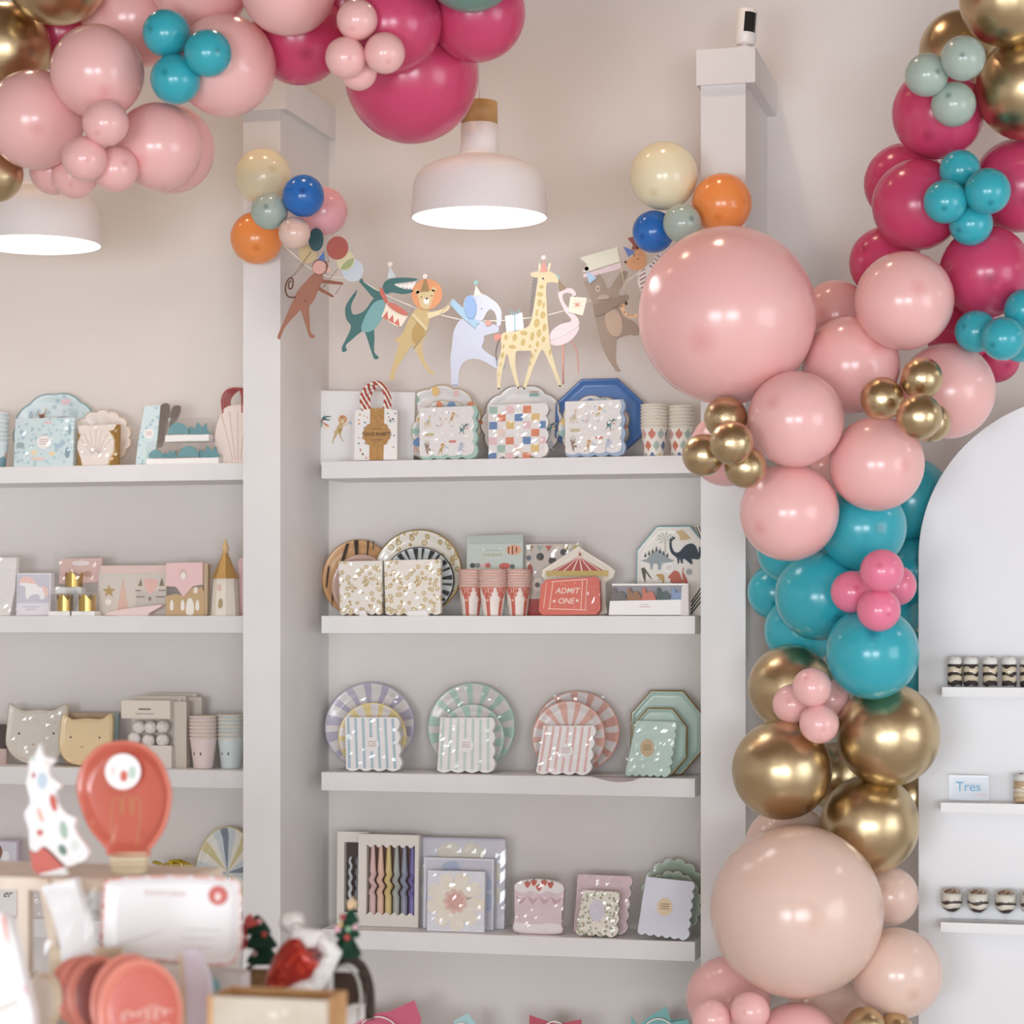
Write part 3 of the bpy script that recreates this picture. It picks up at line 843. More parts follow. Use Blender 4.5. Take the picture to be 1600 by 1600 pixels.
t.prints('spots', [(zB(circ(x, y, a, b, 14, .15)), PAPER('#c4aa64')) for x, y, a, b in sp] + [(zB(circ(x, y, 12, 10, 10)), PAPER('#23201d')) for x, y in ((620, 1502), (832, 1496), (898, 1506), (1285, 1489), (1103, 320))], -.0002)
lay(t, 'horn', zB([(1055, 240), (1050, 165), (1066, 145), (1080, 170), (1085, 240)]), PAPER('#e8dcbd'), -1)
lay(t, 'horn', zB([(1140, 240), (1160, 165), (1180, 145), (1190, 165), (1165, 240)]), PAPER('#e8dcbd'), -1)
lay(t, 'hat', zB([(1068, 248), (1112, 120), (1152, 248)]), PAPER('#e0948a'), 1)
lay(t, 'pompom', zB(circ(1112, 92, 27)), PAPER('#f2e3e2'), 2)
mb_ = []
for k in range(22):
    y = 312 + k * 19; x = 1042 - k * 3.1
    mb_.append((zB([(x - 52 + k * 1.3, y + 4), (x, y - 3), (x, y + 5), (x - 52 + k * 1.3, y + 12)]), PAPER('#6c6a68')))
mn = MB()
for pts, m_ in mb_: mn.prism(t.cs(pts), 0, PT)
mn.build('mane', PAPER('#6c6a68'), t.r)
g = lay(t, 'gift', zB([(685, 712), (875, 680), (892, 860), (702, 890)]), PAPER('#d4e2ea'), -1)
t.tube('gift_ribbon', smooth(zB([(795, 890), (790, 700), (740, 650), (735, 670), (790, 700), (845, 642), (850, 665), (790, 702)]), 4, False), .0008, .6, PAPER('#86b6bd'), parent=g)
t.tube('tail', smooth(zB([(640, 950), (612, 1010), (590, 1110), (598, 1200)]), 4, False), -.001, .7, PAPER('#4a4644'))
lay(t, 'tail_bow', zB(scal(610, 942, 46, 42, 4, .4)), PAPER('#df8577'), 1)
# flamingo
t = cut('paper_flamingo', 'pale pink paper flamingo with a gift on its neck', 885, 585)
lay(t, 'body', zC([(120, 1130), (150, 1040), (240, 975), (340, 955), (345, 920), (290, 850), (235, 740), (215, 670), (225, 630), (300, 600), (360, 610), (398, 655), (400, 700), (372, 690), (350, 660), (310, 648), (272, 662), (258, 700), (300, 785), (370, 860), (420, 920), (433, 990), (420, 1060), (340, 1150), (240, 1195), (150, 1185)]), PAPER('#e6d0d4'), 0, 3)
t.tube('wing_line', smooth(zC([(130, 1135), (280, 1085), (430, 990)]), 4, False), -.0006, .5, PAPER('#f5ecec'))
t.tube('leg', zC([(265, 1190), (265, 1600)]), .001, 1.4, PAPER('#dd8f80'))
t.tube('leg', smooth(zC([(340, 1155), (390, 1220), (415, 1320), (422, 1500)]), 4, False), .001, .8, PAPER('#dd8f80'))
lay(t, 'beak', zC([(362, 690), (400, 685), (392, 715), (375, 728)]), PAPER('#2b2725'), 1)
lay(t, 'hat', zC([(228, 637), (213, 500), (303, 604)]), PAPER('#9c8467'), 1)
lay(t, 'pompom', zC(circ(205, 488, 26)), PAPER('#9fc3cc'), 2)
g = lay(t, 'gift', zC([(345, 690), (518, 712), (472, 895), (320, 850)]), PAPER('#e9e5cf'), 2)
t.prints('gift_ribbon', [(zC([(415 + 55 * math.cos(a) - 6 * math.sin(a), 780 + 70 * math.sin(a) + 6 * math.cos(a)), (415, 772), (415, 788)]), PAPER('#d98471')) for a in [k * PI / 4 + .2 for k in range(8)]], -.0036, parent=g)
# bear
t = cut('paper_bear', 'brown paper bear waving a pale flag', 955, 580, -.004)
lay(t, 'body', zC([(485, 530), (512, 515), (545, 515), (605, 480), (640, 445), (668, 475), (700, 540), (742, 612), (800, 530), (860, 450), (900, 425), (940, 440), (930, 490), (880, 580), (838, 678), (930, 675), (945, 690), (945, 730), (870, 770), (850, 800), (900, 900), (950, 930), (1040, 985), (1055, 1100), (960, 1095), (840, 1130), (820, 1200), (820, 1380), (865, 1468), (820, 1472), (790, 1430), (700, 1280), (650, 1130), (620, 980), (590, 850), (575, 780), (550, 690), (520, 610)]), PAPER('#9a8573'), 0, 2)
lay(t, 'belly', zC(circ(795, 960, 88, 155, 28, -.25)), PAPER('#b89b85'), 1)
lay(t, 'arm', zC([(585, 770), (720, 725), (930, 675), (947, 700), (945, 730), (840, 790), (720, 850), (680, 872), (595, 886)]), PAPER('#8d7765'), 3)
lay(t, 'muzzle', zC(smooth([(630, 715), (650, 675), (700, 665), (740, 685), (745, 712)], 3)), PAPER('#b39c8a'), 2)
lay(t, 'eye_patch', zC(circ(630, 603, 27, 38, 18)), PAPER('#b7a391'), 1)
t.prints('face_print', [(zC(circ(632, 604, 8, n=10)), PAPER('#2b2421')), (zC(circ(690, 682, 8, 5, 10)), PAPER('#8a705f'))], -.004)
lay(t, 'hat', zC([(540, 552), (508, 412), (618, 490)]), PAPER('#9fc2df'), 2)
lay(t, 'pompom', zC(circ(514, 392, 22)), PAPER('#d99b84'), 3)
t.tube('flag_pole', zC([(835, 175), (942, 745)]), -.005, .7, PAPER('#d6c9a8'))
lay(t, 'flag', zC([(440, 275), (835, 178), (868, 328), (520, 422), (470, 428), (520, 345)]), PAPER('#dcdcc6'), 3)
lay(t, 'flag', zC([(474, 446), (560, 425), (872, 338), (884, 402), (560, 470), (480, 480)]), PAPER('#e0c7c9'), 1)
# tiger
t = cut('paper_tiger', 'orange paper tiger in a striped shirt under the blue balloon', 1005, 500, .003)
h = lay(t, 'head', zC([(900, 322), (930, 305), (965, 285), (1010, 240), (1025, 180), (1050, 168), (1085, 205), (1130, 250), (1137, 310), (1120, 380), (1060, 416), (980, 402), (925, 355)]), PAPER('#d8945c'), 1, 2)
t.prints('face_print', [(zC(circ(x, y, r, n=12)), PAPER('#2a2120')) for x, y, r in ((1040, 182, 15), (917, 324, 13), (1002, 325, 5), (1066, 252, 5), (1048, 298, 8))] + [(zC([(990 + 12 * k, 240 + 2 * k), (1000 + 12 * k, 238), (1006 + 10 * k, 268)]), PAPER('#2a2120')) for k in range(2)], -.0018)
lay(t, 'hat', zC([(893, 160), (1018, 215), (950, 277)]), PAPER('#5b76b5'), 2)
sh = lay(t, 'shirt', zC([(1058, 412), (1150, 375), (1270, 228), (1300, 262), (1210, 400), (1200, 560), (1080, 645), (1040, 560)]), PAPER('#e4d9d4'), 0)
t.prints('stripes', [(zC([(1055 + 4 * k, 430 + 42 * k), (1120 + 4 * k, 395 + 42 * k), (1122 + 4 * k, 406 + 42 * k), (1057 + 4 * k, 441 + 42 * k)]), PAPER('#8e4338')) for k in range(5)] + [(zC([(1165 + 26 * k, 372 - 34 * k), (1190 + 26 * k, 392 - 34 * k), (1196 + 26 * k, 384 - 34 * k), (1171 + 26 * k, 362 - 34 * k)]), PAPER('#5b2f2c')) for k in range(4)], -.0003, parent=sh)
lay(t, 'flag', zC([(935, 75), (1005, 58), (1045, 150), (1015, 205), (978, 195), (992, 145)]), PAPER('#a2503f'), 0)
tl = lay(t, 'tail', zC(smooth([(862, 770), (900, 738), (940, 745), (930, 780), (905, 790), (930, 850), (980, 880), (1040, 868), (1040, 905), (960, 908), (890, 860)], 3)), PAPER('#e3b27f'), 4)
t.prints('tail_marks', [(zC(circ(x, y, a, b, 10)), PAPER('#3a2a20')) for x, y, a, b in ((928, 758, 16, 20), (880, 788, 12, 6), (908, 848, 8, 8), (948, 882, 4, 12), (992, 885, 4, 10))], -.0068, parent=tl)
# string
pts = zA([(120, 230), (420, 470), (735, 515), (930, 625), (1010, 660), (1250, 765), (1340, 790), (1590, 848)]) + zB([(230, 750), (440, 775), (700, 770), (890, 750), (980, 740), (1140, 715), (1370, 655)]) + zC([(310, 825), (590, 715), (815, 605), (1040, 450), (1230, 300)])
mb = MB(); mb.tube([P(x, y, YG + .004) for x, y in smooth(pts, 3, False)], .0016, 6)
tag(mb.build('garland_string', M('#efe9dc', .8), sm=True), 'thin white string carrying the paper animals between two balloon bunches', 'string')

# ------------------------------------------------------------------ goods on the middle shelves
YB, YM, YN = 6.385, 6.335, 6.29          # back row, middle row, front row on a shelf
LEO = voro('leopard_print', [(0, '#e0d2b0'), (.27, '#c4ab78'), (.40, '#f0ebe2')], 62, .35, .5)
LEOP = voro('leopard_print_plate', [(0, '#dfd2b2'), (.28, '#b9a06a'), (.42, '#ebe6da')], 48, .3, .6)
FLOR = voro('floral_print', [(0, '#cf9a8a'), (.22, '#9aab8e'), (.4, '#ece6d8')], 95, .45, .4)
CANDY = NT('candy_cord', .6)
_w = CANDY.n('ShaderNodeTexWave', wave_type='BANDS', bands_direction='DIAGONAL')
_w.inputs['Scale'].default_value = 27
CANDY.l(CANDY.coord(), _w.inputs['Vector'])
CANDY.l(CANDY.ramp(_w.outputs['Fac'], [(0, '#b2402f'), (.45, '#f3ece4')], True), CANDY.b.inputs['Base Color'])
CANDY = CANDY.m
PAST = [M(h, .5) for h in ('#e58a5b', '#6a93c8', '#9cc6bb', '#ecc878', '#eec4c4')]
STRW = M('#f0eeed', .45, coat=.5)
def strips(x0, x1, top, bot, n, duty, mat, slant=0):
    """n vertical stripes between the edges; top/bot are y of the upper and lower end"""
    o, wd = [], (x1 - x0) / n
    for k in range(n):
        a, b = x0 + wd * (k + .5 - duty / 2), x0 + wd * (k + .5 + duty / 2)
        o.append(([(a - slant, top), (b - slant, top), (b + slant, bot), (a + slant, bot)], mat))
    return o
def mini_animals(spots, y_sz=16):
    """small printed walking animals: body, head and legs as flat print"""
    o = []
    for x, y, h, col in spots:
        m = M(col, .5)
        o.append((smooth([(x - .28 * h, y + .5 * h), (x - .22 * h, y), (x - .12 * h, y - .3 * h), (x + .1 * h, y - .34 * h), (x + .16 * h, y), (x + .34 * h, y + .46 * h), (x + .22 * h, y + .5 * h), (x, y + .18 * h), (x - .16 * h, y + .5 * h)], 2), m))
        o.append((circ(x + .04 * h, y - .4 * h, .17 * h, n=12), m))
        o.append(([(x + .1 * h, y - .12 * h), (x + .42 * h, y - .22 * h), (x + .42 * h, y - .14 * h), (x + .12 * h, y)], m))
    return o
def confetti(x0, y0, x1, y1, n, r, mats, seed=1):
    rn = random.Random(seed)
    return [(circ(rn.uniform(x0, x1), rn.uniform(y0, y1), r * rn.uniform(.7, 1.2), n=8), rn.choice(mats)) for _ in range(n)]
def badge(it, px, py, r, y, mat=None, ry=None, lines=True):
    b = it.disc('badge', px, py, r, y - .0008, .0008, mat or M('#f1efee', .5), ry)
    if lines:
        it.prints('badge_print', [(rect(px - r * .6, py - r * .12 + k * r * .3, px + r * .6, py - r * .02 + k * r * .3), M('#c99c92' if mat is None else '#8d6a34', .5)) for k in (-1, 0, 1)], y - .0011, parent=b)
    return b
def pack(name, label, cat, outline, Y, z, mat, th=.02, lean=.1, side=None, group=None, px=None):
    """a stack of folded napkins (or any flat pack) standing on a shelf, outline traced in pixels"""
    xs, ys = [p[0] for p in outline], [p[1] for p in outline]
    it = It(name, label, cat, px or (min(xs) + max(xs)) / 2, max(ys), Y, z, lean, group=group)
    it.pr('stack', outline, -th, th, mat, side=side)
    it.f = -th - .0004
    return it
def plate(name, label, outline, cx, cy, Y, z, mats, lean=.16, pat=None, inner=.8, edge=.97, depth=.012, cat='plate', n_under=1, group=None):
    ys = [p[1] for p in outline]
    it = It(name, label, cat, cx, max(ys), Y, z, lean, group=group)
    it.dish('plate', outline, -.012, depth, mats, cx, cy, inner, edge, pat)
    for k in range(n_under):
        o = it.dish('plate', outline, -.012 + .005 * (k + 1), depth, mats, cx, cy, inner, edge, pat)
    it.f = -.013
    return it
Z1, Z2, Z3, Z4 = SZ
# --- top shelf
it = It('printed_carton', 'flat white carton printed with a crocodile and a lion on the top shelf', 'box', 570, 716, YB + .02, Z1, .03)
it.pr('carton', [(485, 599), (652, 606), (650, 717), (491, 717)], -.03, .03, M('#eeeeef', .5), side=M('#d8cfc4', .6))
it.prints('animal_print', stamp('crocodile', 506, 654, 42) + stamp('lion', 543, 660, 46), -.0304)
it = It('gift_bag_pack', 'stack of dotted white party bags with candy-striped cord handles and kraft band', 'gift bag', 592, 718, YN, Z1, .06)
it.pr('bags', [(558, 638), (604, 636), (624, 640), (625, 717), (558, 717)], -.03, .03, PAPERW)
it.pr('bag_side', [(553, 646), (558, 639), (558, 717), (553, 712)], -.028, .028, M('#d9d3cf', .5))
it.prints('dots', confetti(560, 643, 580, 714, 16, 1.5, [M(c) for c in ('#3c4a52', '#c4775e', '#6d9a9a', '#d9a35f')], 3) + confetti(608, 643, 622, 714, 14, 1.5, [M(c) for c in ('#3c4a52', '#c4775e', '#6d9a9a', '#b55d52')], 4), -.0305)
bd = it.pr('kraft_band', rect(582, 636, 604, 717), -.0312, .001, KRAFT)
bg = it.pr('kraft_badge', scal(593, 677, 22, 21, 12, .1), -.0322, .001, KRAFT)
it.text('lettering', 'TOOT SWEETS', 593, 677, 5.2, -.0326, M('#3b2b1c'), bold=.0002)
it.prints('fine_print', [(rect(585, 668, 601, 668.8), M('#5a4530')), (rect(583, 685, 603, 685.8), M('#5a4530')), (rect(587, 688, 599, 688.6), M('#5a4530'))], -.0326)
for k in range(4):
    dx, dy = (-3, 0, 3, 6)[k], (2, 0, 1, 4)[k]
    it.tube('handle', smooth([(573 + dx, 640), (570 + dx, 615 + dy), (578 + dx, 599 + dy), (590 + dx * .6, 594 + dy), (602 + dx * .5, 602 + dy), (606 + dx * .5, 620 + dy), (604 + dx * .6, 640)], 5, False), -.026 + .006 * k, 2.6, CANDY, 8)
ANIM_W = M('#efedec', .4, coat=.4)
def blob_edge(it, cx, cy, rx, ry, y, n=11, seed=2, a0=0, a1=2 * PI):
    rn = random.Random(seed)
    it.prints('rim_print', [(circ(cx + rx * math.cos(a) + rn.uniform(-2, 2), cy + ry * math.sin(a), rn.uniform(5, 9), rn.uniform(4, 8), 10, a), PAST[k % 5]) for k, a in enumerate([a0 + (a1 - a0) * i / n for i in range(n)])], y)
it = plate('scalloped_plate', 'large white scalloped paper plate behind the mint-edged animal napkins', scal(687, 651, 66, 62, 10, .07), 687, 651, YB, Z1, [M('#c9b58d', .4), ANIM_W, ANIM_W], .12)
blob_edge(it, 687, 651, 57, 52, -.012)
it = plate('scalloped_plate', 'small scalloped animal-print plate leaning before the large white one', scal(693, 665, 51, 49, 9, .08), 693, 665, YM, Z1, [M('#c9b58d', .4), ANIM_W, ANIM_W], .12)
blob_edge(it, 693, 665, 42, 40, -.012, 14, 5)
def animal_napkin(x0, y0, x1, y1, edge, label, Y=YN):
    o = napkin_outline((x0, y0 + 2), (x1 - 4, y0), (x1 - 2, y1 - 5), (x0 + 3, y1 - 4), 4, 3.5)
    it = pack('napkin_pack', label, 'napkins', o, Y, Z1, M(edge, .5), .022, .08)
    w, h = x1 - x0, y1 - y0
    it.pr('top_napkin', napkin_outline((x0, y0 + 2), (x1 - 9, y0 + 1), (x1 - 7, y1 - 10), (x0 + 2, y1 - 8), 4, 3), it.f - .0008, .001, ANIM_W)
    it.prints('animal_print', sum([stamp(nm_, x0 + w * a, y0 + h * b, h * c) for a, b, c, nm_ in ((.15, .76, .28, 'bear'), (.43, .8, .24, 'lion'), (.74, .77, .24, 'elephant'), (.78, .42, .24, 'crocodile'), (.15, .28, .27, 'giraffe'), (.6, .22, .22, 'lion'), (.38, .3, .2, 'flamingo'))], []) + confetti(x0 + 8, y0 + 8, x1 - 14, y1 - 14, 14, 1.1, PAST, 8) + [(rect(x0 + w * .52, y0 + h * .64, x0 + w * .64, y0 + h * .68), M('#d9785f')), (rect(x0 + w * .1, y0 + h * .5, x0 + w * .26, y0 + h * .55), M('#ccc08f'))], it.f - .0014)
    it.wrap(x0 - 1, y0 - 2, x1, y1 - 3, it.f - .004, .02)
    return it
animal_napkin(657, 632, 748, 717, '#a9d0c6', 'animal-print napkin pack with a mint scalloped edge')
it = plate('scalloped_plate', 'large white scalloped plate with thin gold rim behind the checkered napkins', scal(815, 647, 66, 62, 10, .08, ph=.3), 815, 647, YB, Z1, [M('#8f8c86', .3), ANIM_W, ANIM_W], .12)
it.prints('print', [(rect(826, 600, 840, 605), M('#7fb3ae')), (rect(826, 597, 840, 599), M('#c98a80'))] + stamp('lion', 852, 628, 22) + stamp('crocodile', 862, 655, 22) + stamp('elephant', 862, 684, 20), -.0132)
o = napkin_outline((764, 628), (854, 626), (855, 708), (766, 709), 4, 4)
it = pack('napkin_pack', 'napkin pack with colourful checkered squares', 'napkins', o, YN, Z1, ANIM_W, .02, .07)
cols = ['#a7c8bb', '#efc9cd', '#e58556', '#5f8ac0', '#eac777', '#f0d9cf']
grid = ['0.1.2.', '.2.3.4', '3.4.1.', '.5...2', '1.2.3.', '.0.5.4', '3.1.2.']
sq = []
for r, row in enumerate(grid):
    for c, ch in enumerate(row):
        if ch != '.': sq.append((rect(766 + c * 13.2 + 13 * 0, 630 + r * 12.2, 766 + c * 13.2 + 12.6, 630 + r * 12.2 + 11.6), M(cols[int(ch)], .5)))
    if r in (2, 4): sq.append((rect(766 + 6 * 13.2, 630 + r * 12.2, 766 + 6 * 13.2 + 9, 630 + r * 12.2 + 11.6), M(cols[3 if r == 2 else 1], .5)))
it.prints('check_print', sq, it.f)
it.wrap(762, 624, 858, 712, it.f - .004, .02)
BLUEP = M('#3a76bd', .35, coat=.3)
it = plate('octagonal_plate', 'blue octagonal paper plate at the back of the top shelf', octo(867, 583, 1003, 712), 935, 648, YB, Z1, [M('#244f93', .4), BLUEP, BLUEP], .12, inner=.88, edge=.98)
it = plate('scalloped_plate', 'small scalloped animal-print plate leaning on the blue octagonal one', scal(928, 658, 57, 51, 9, .09), 928, 658, YM, Z1, [M('#a98f62', .4), ANIM_W, ANIM_W], .12)
blob_edge(it, 928, 658, 47, 41, -.012, 15, 7)
animal_napkin(884, 622, 978, 713, '#9db6d6', 'animal-print napkin pack with a blue scalloped edge')

# cups
def cup(px, Y, z, rb, rt, h, wall, rim, label, group, pat=None, name='paper_cup', n=28):
    """rb, rt, h in metres"""
    x = P(px, 900, Y).x
    t = empty(name, (x, Y, z)); tag(t, label, 'cup', group)
    mb = MB()
    if pat:                               # printed cup: faces of the wall take the ink
        n, nz = 96, 20
        pf, mats = pat
        mb.rings([[((rb + (rt - rb) * q / nz) * math.sin(2 * PI * i / n), -(rb + (rt - rb) * q / nz) * math.cos(2 * PI * i / n), h * q / nz) for i in range(n)] for q in range(nz + 1)],
                 lambda k, i: pf(((i + .5) / n * 2 * PI + PI) % (2 * PI) - PI, (k + .5) / nz), True, False)
        mb.build('wall', [wall] + mats, t, sm=True)
        n = 28
    else:
        mb.lathe([(rb, 0), (rt, h), (rt - .0012, h), (rb - .0012, .003)], n)
        mb.build('wall', wall, t, sm=True)
    mb = MB()
    lp = [(rt + .0022 * math.cos(a), h + .0022 * math.sin(a)) for a in [PI * 2 * i / 8 for i in range(9)]]
    mb.lathe(lp, n, cap0=False, cap1=False)
    mb.build('rim', rim, t, sm=True)
    return t
def cup_stack(px, Y, z, base_py, body_py, top_py, wb, wt, n, wall, rim, label, group, pat=None):
    s = SCL(px, Y)[1]
    h = (base_py - body_py) * s
    dz = (body_py - top_py) * s / max(1, n - 1)
    for k in range(n):
        which = 'lowest cup of' if k == 0 else ('topmost', 'second', 'third', 'fourth', 'fifth', 'sixth', 'seventh', 'eighth')[n - 1 - k] + (' cup of' if k == n - 1 else ' cup from the top of')
        cup(px, Y, z + .0005 + k * dz, wb / 2 * s, wt / 2 * s, h, wall, rim, which + ' ' + label, group, pat if k == 0 else None)
hc = [M(h, .5) for h in ('#5573a6', '#cf7252', '#d9cfa0', '#a9c0b6', '#d8a79c')]
def harl(a, q):
    u, v = a / (2 * PI) * 8, q * 2.6
    r = round(v); uu = u + (.5 if r % 2 else 0)
    for rr in (math.floor(v), math.ceil(v)):
        k = u - (.5 if rr % 2 else 0); kk = round(k)
        if abs(k - kk) + abs(v - rr) * .98 < .47: return 1 + (kk * 2 + rr * 3) % 5
    return 0
HARL = (harl, hc)
cup_stack(1022, YN + .01, Z1, 711, 665, 630, 30, 41, 8, M('#f1ece4', .5), M('#f2e8d8', .45), 'the left stack of harlequin paper cups', 'harlequin cups', HARL)
cup_stack(1064, YN + .03, Z1, 711, 665, 632, 30, 40, 7, M('#f1ece4', .5), M('#f2e8d8', .45), 'the right stack of harlequin paper cups', 'harlequin cups', HARL)

# --- second shelf
TIG = M('#d8a264', .3)
it = plate('tiger_plate', 'copper foil plate with dark tiger stripes at the left of the second shelf', circ(556, 886, 54, 60, 56), 556, 886, YB, Z2, [M('#b98a52', .3), TIG, TIG], .14)
dk = M('#2f1c12', .4)
it.prints('stripes', [([(538, 833), (543, 832), (535, 866), (530, 864)], dk), ([(550, 828), (557, 827), (558, 858), (554, 858)], dk), ([(571, 828), (574, 828), (573, 852), (571, 852)], dk), ([(580, 829), (582, 830), (581, 843), (580, 843)], dk), ([(511, 870), (514, 868), (511, 905), (509, 900)], dk), ([(519, 905), (521, 880), (523, 910), (520, 935)], dk), ([(600, 838), (603, 840), (602, 848), (600, 848)], dk)], -.0135)
it = plate('side_plate', 'small blush pink plate leaning on the tiger plate', circ(563, 898, 45, 48, 44), 563, 898, YM + .015, Z2, [M('#c49a84', .4), M('#d8b3a4', .3, coat=.5), M('#d8b3a4', .3, coat=.5)], .12)
def leo_napkin(x0, y0, x1, y1, label, Y):
    o = napkin_outline((x0, y0), (x1, y0 - 1), (x1 + 2, y1 - 4), (x0 + 4, y1 - 3), 6, 3.5, False)
    it = pack('napkin_pack', label, 'napkins', o, Y, Z2, LEO, .018, .08)
    it.wrap(x0 - 1, y0 - 2, x1 + 3, y1 - 1, it.f - .003, .018)
leo_napkin(530, 875, 598, 959, 'leopard-print napkin pack in front of the tiger plate', YN + .015)
it = plate('leopard_plate', 'large leopard-print plate with gold rim on the second shelf', circ(651, 893, 69, 68, 64), 651, 893, YM + .02, Z2, [M('#ab925c', .3, .5), LEOP, LEOP], .14)
ZW, ZK = M('#d9e0de', .35, coat=.4), M('#20201f', .4)
it = plate('zebra_plate', 'small zebra-striped plate in front of the leopard plate', circ(653, 903, 56, 54, 56), 653, 903, YM - .01, Z2, [M('#2b2a28', .4), ZW, ZW], .12)
it.prints('stripes', [([(653 + 56 * .96 * math.cos(a), 903 + 54 * .96 * math.sin(a)), (653 + 56 * .96 * math.cos(a + w), 903 + 54 * .96 * math.sin(a + w)), (653 + 56 * .45 * math.cos(a + .1), 903 + 54 * .45 * math.sin(a + .1))], ZK) for a, w in [(-PI * .97 + k * .26, .085 + .07 * (k % 2)) for k in range(15)]], -.0135)
leo_napkin(601, 873, 689, 959, 'leopard-print napkin pack in front of the zebra plate', YN)
for x0, x1, nm in ((561, 573, 'left'), (636, 669, 'right')):
    it = It('acrylic_easel', 'white acrylic easel under the %s leopard napkins' % nm, 'plate stand', (x0 + x1) / 2, 961, YN - .042, Z2)
    it.pr('lip', [(x0, 961), (x1, 961), (x1 - 2, 953), (x0 + 2, 953)], 0, .003, M('#f4f4f4', .2, coat=1))
    it.pr('base', rect(x0, 959.5, x1, 961), .003, .014, M('#f4f4f4', .2))
it = It('banner_box', 'pale mint carton printed with a tiger head behind the circus cups', 'box', 777, 962, YB - .03, Z2, .03)
it.pr('carton', [(733, 840), (820, 838), (820, 962), (733, 962)], -.03, .03, M('#c0ccc3', .5))
it.pr('hang_tab', [(737, 838), (820, 836), (821, 849), (735, 850)], -.033, .003, M('#b0beb5', .5))
it.prints('print', [(circ(806, 860, 12, 8, 20), M('#dfa37a')), (rect(797, 855, 799, 866), M('#7a3a2b')), (rect(803, 854, 805, 867), M('#7a3a2b')), (rect(809, 855, 811, 864), M('#7a3a2b'))] + [(circ(742 + 8 * k, 884, 4.5, 4, 10), M(c)) for k, c in enumerate(('#46504e', '#7d7f7c', '#d8b3b5', '#c4574a'))] + [(circ(792, 885, 9, 5, 12), M('#c75a48')), (circ(804, 886, 4, n=10), M('#5d6b6a'))] + confetti(738, 855, 790, 878, 6, 1, [PAPERW], 5), -.0304)
it.prints('fine_print', [(rect(762, 860, 784, 861.2), M('#b3b39c')), (rect(758, 866, 788, 869), M('#b9b69b'))], -.0305)
def curt(a, q):
    k = (a + .2) / (2 * PI) * 5; d = (k - round(k)) * 2 * PI / 5
    hw = .17 + (.0 if q < .55 else (.45 * ((q - .55) / .45) ** .8)) + (.06 * (.55 - q) if q < .55 else 0)
    if abs(d) < hw:
        return 2 if q > .5 and (abs(d) / hw * 3 + .5) % 1 < .16 else 1
    return 0
CURT = (curt, [M('#cb5a41', .5), M('#eccabc', .5), M('#5c5a58', .5)])
CRIM = M('#e3a895', .45)
for px, yy, nm in ((737, YM, 'left'), (770, YN - .005, 'middle'), (809, YM - .01, 'right')):
    cup_stack(px, yy, Z2, 961, 916, 890, 29, 41 if nm != 'middle' else 43, 7, M('#efe6dd', .5), CRIM, 'the %s stack of red circus-curtain cups' % nm, 'circus cups', CURT)
it = It('photo_prop_pack', 'clear bag of circus cards with bunting print behind the tent plates', 'party pack', 868, 962, YB - .01, Z2, .03)
it.pr('card', rect(823, 850, 905, 962), -.02, .004, M('#c9beb2', .5))
it.prints('print', [([(826 + 14 * k, 853), (836 + 14 * k, 853), (831 + 14 * k, 862)], M(c)) for k, c in enumerate(('#a9885c', '#8fb0a6', '#c05645', '#d9cfc0', '#b29a6a', '#c9b56a'))] + [(circ(846, 870, 6, n=16), M('#38383a')), (circ(828, 872, 4, n=14), M('#6c7482')), (circ(865, 876, 6, n=16), M('#4a4643')), (circ(882, 863, 5, n=14), M('#38383a')), (rect(823, 936, 905, 962), M('#b8382c')), (circ(842, 914, 10, n=20), M('#e0d5c6')), (circ(842, 914, 4, n=16), M('#6d6460')), (circ(830, 890, 4, 9, 12), M('#b5432f'))], -.0206)
it.wrap(820, 838, 918, 961, -.026, .02)
# circus tent plates and ticket napkins
tent = [(903, 853), (912, 860), (952, 885), (961, 893), (957, 903), (945, 910), (946, 945), (950, 958), (940, 962), (850, 962), (843, 955), (850, 940), (853, 908), (846, 900), (847, 890), (893, 860)]
it = plate('circus_tent_plate', 'cream tent-shaped paper plates with a red striped top on the second shelf', tent, 901, 912, YM, Z2, [CREAM, CREAM, CREAM], .1, inner=.86, edge=.98, depth=.006, n_under=2)
it.prints('tent_print', [([(904, 868), (915, 876), (943, 892), (862, 892), (893, 876)], M('#b5473a'))] + [([(904, 869), (905, 869), (866 + 14 * k + 2.4, 892), (866 + 14 * k, 892)], M('#f0d9cc')) for k in range(6)] + [(rect(853, 892, 950, 899), M('#c9b05c'))] + [([(854 + 6 * k, 899), (860 + 6 * k, 899), (857 + 6 * k, 902)], M('#c9b05c')) for k in range(16)] + [([(904, 862), (909, 868), (904, 868)], M('#a24a38'))], -.0135)
tk = [(855, 905), (932, 901), (938, 906), (940, 952), (934, 960), (850, 961), (844, 953), (847, 914)]
TICK = M('#d8583f', .4, coat=.5)
it = pack('ticket_napkins', 'red ticket-shaped napkin pack reading admit one', 'napkins', tk, YN, Z2, TICK, .02, .08, M('#c34a35', .45))
lw = M('#f3c2ad', .5)
for (a, b, c, d) in (((863, 908), (919, 904), (919, 905.4), (863, 909.4)), ((858, 950), (919, 952), (919, 953.4), (858, 951.4)), ((865, 909), (866.3, 909), (861.3, 951), (860, 951)), ((911, 905), (912.3, 905), (910.3, 952), (909, 952)), ((855, 910), (856, 910), (852, 950), (851, 950)), ((918, 905), (919.2, 905), (917.2, 953), (916, 953))):
    it.prints('line', [([a, b, c, d], lw)], it.f)
it.text('lettering', 'ADMIT', 888, 923, 9, it.f - .0002, M('#f7dccc'), shear=.25, bold=.0002)
it.text('lettering', 'ONE', 886, 939, 9, it.f - .0002, M('#f7dccc'), shear=.25, bold=.0002)
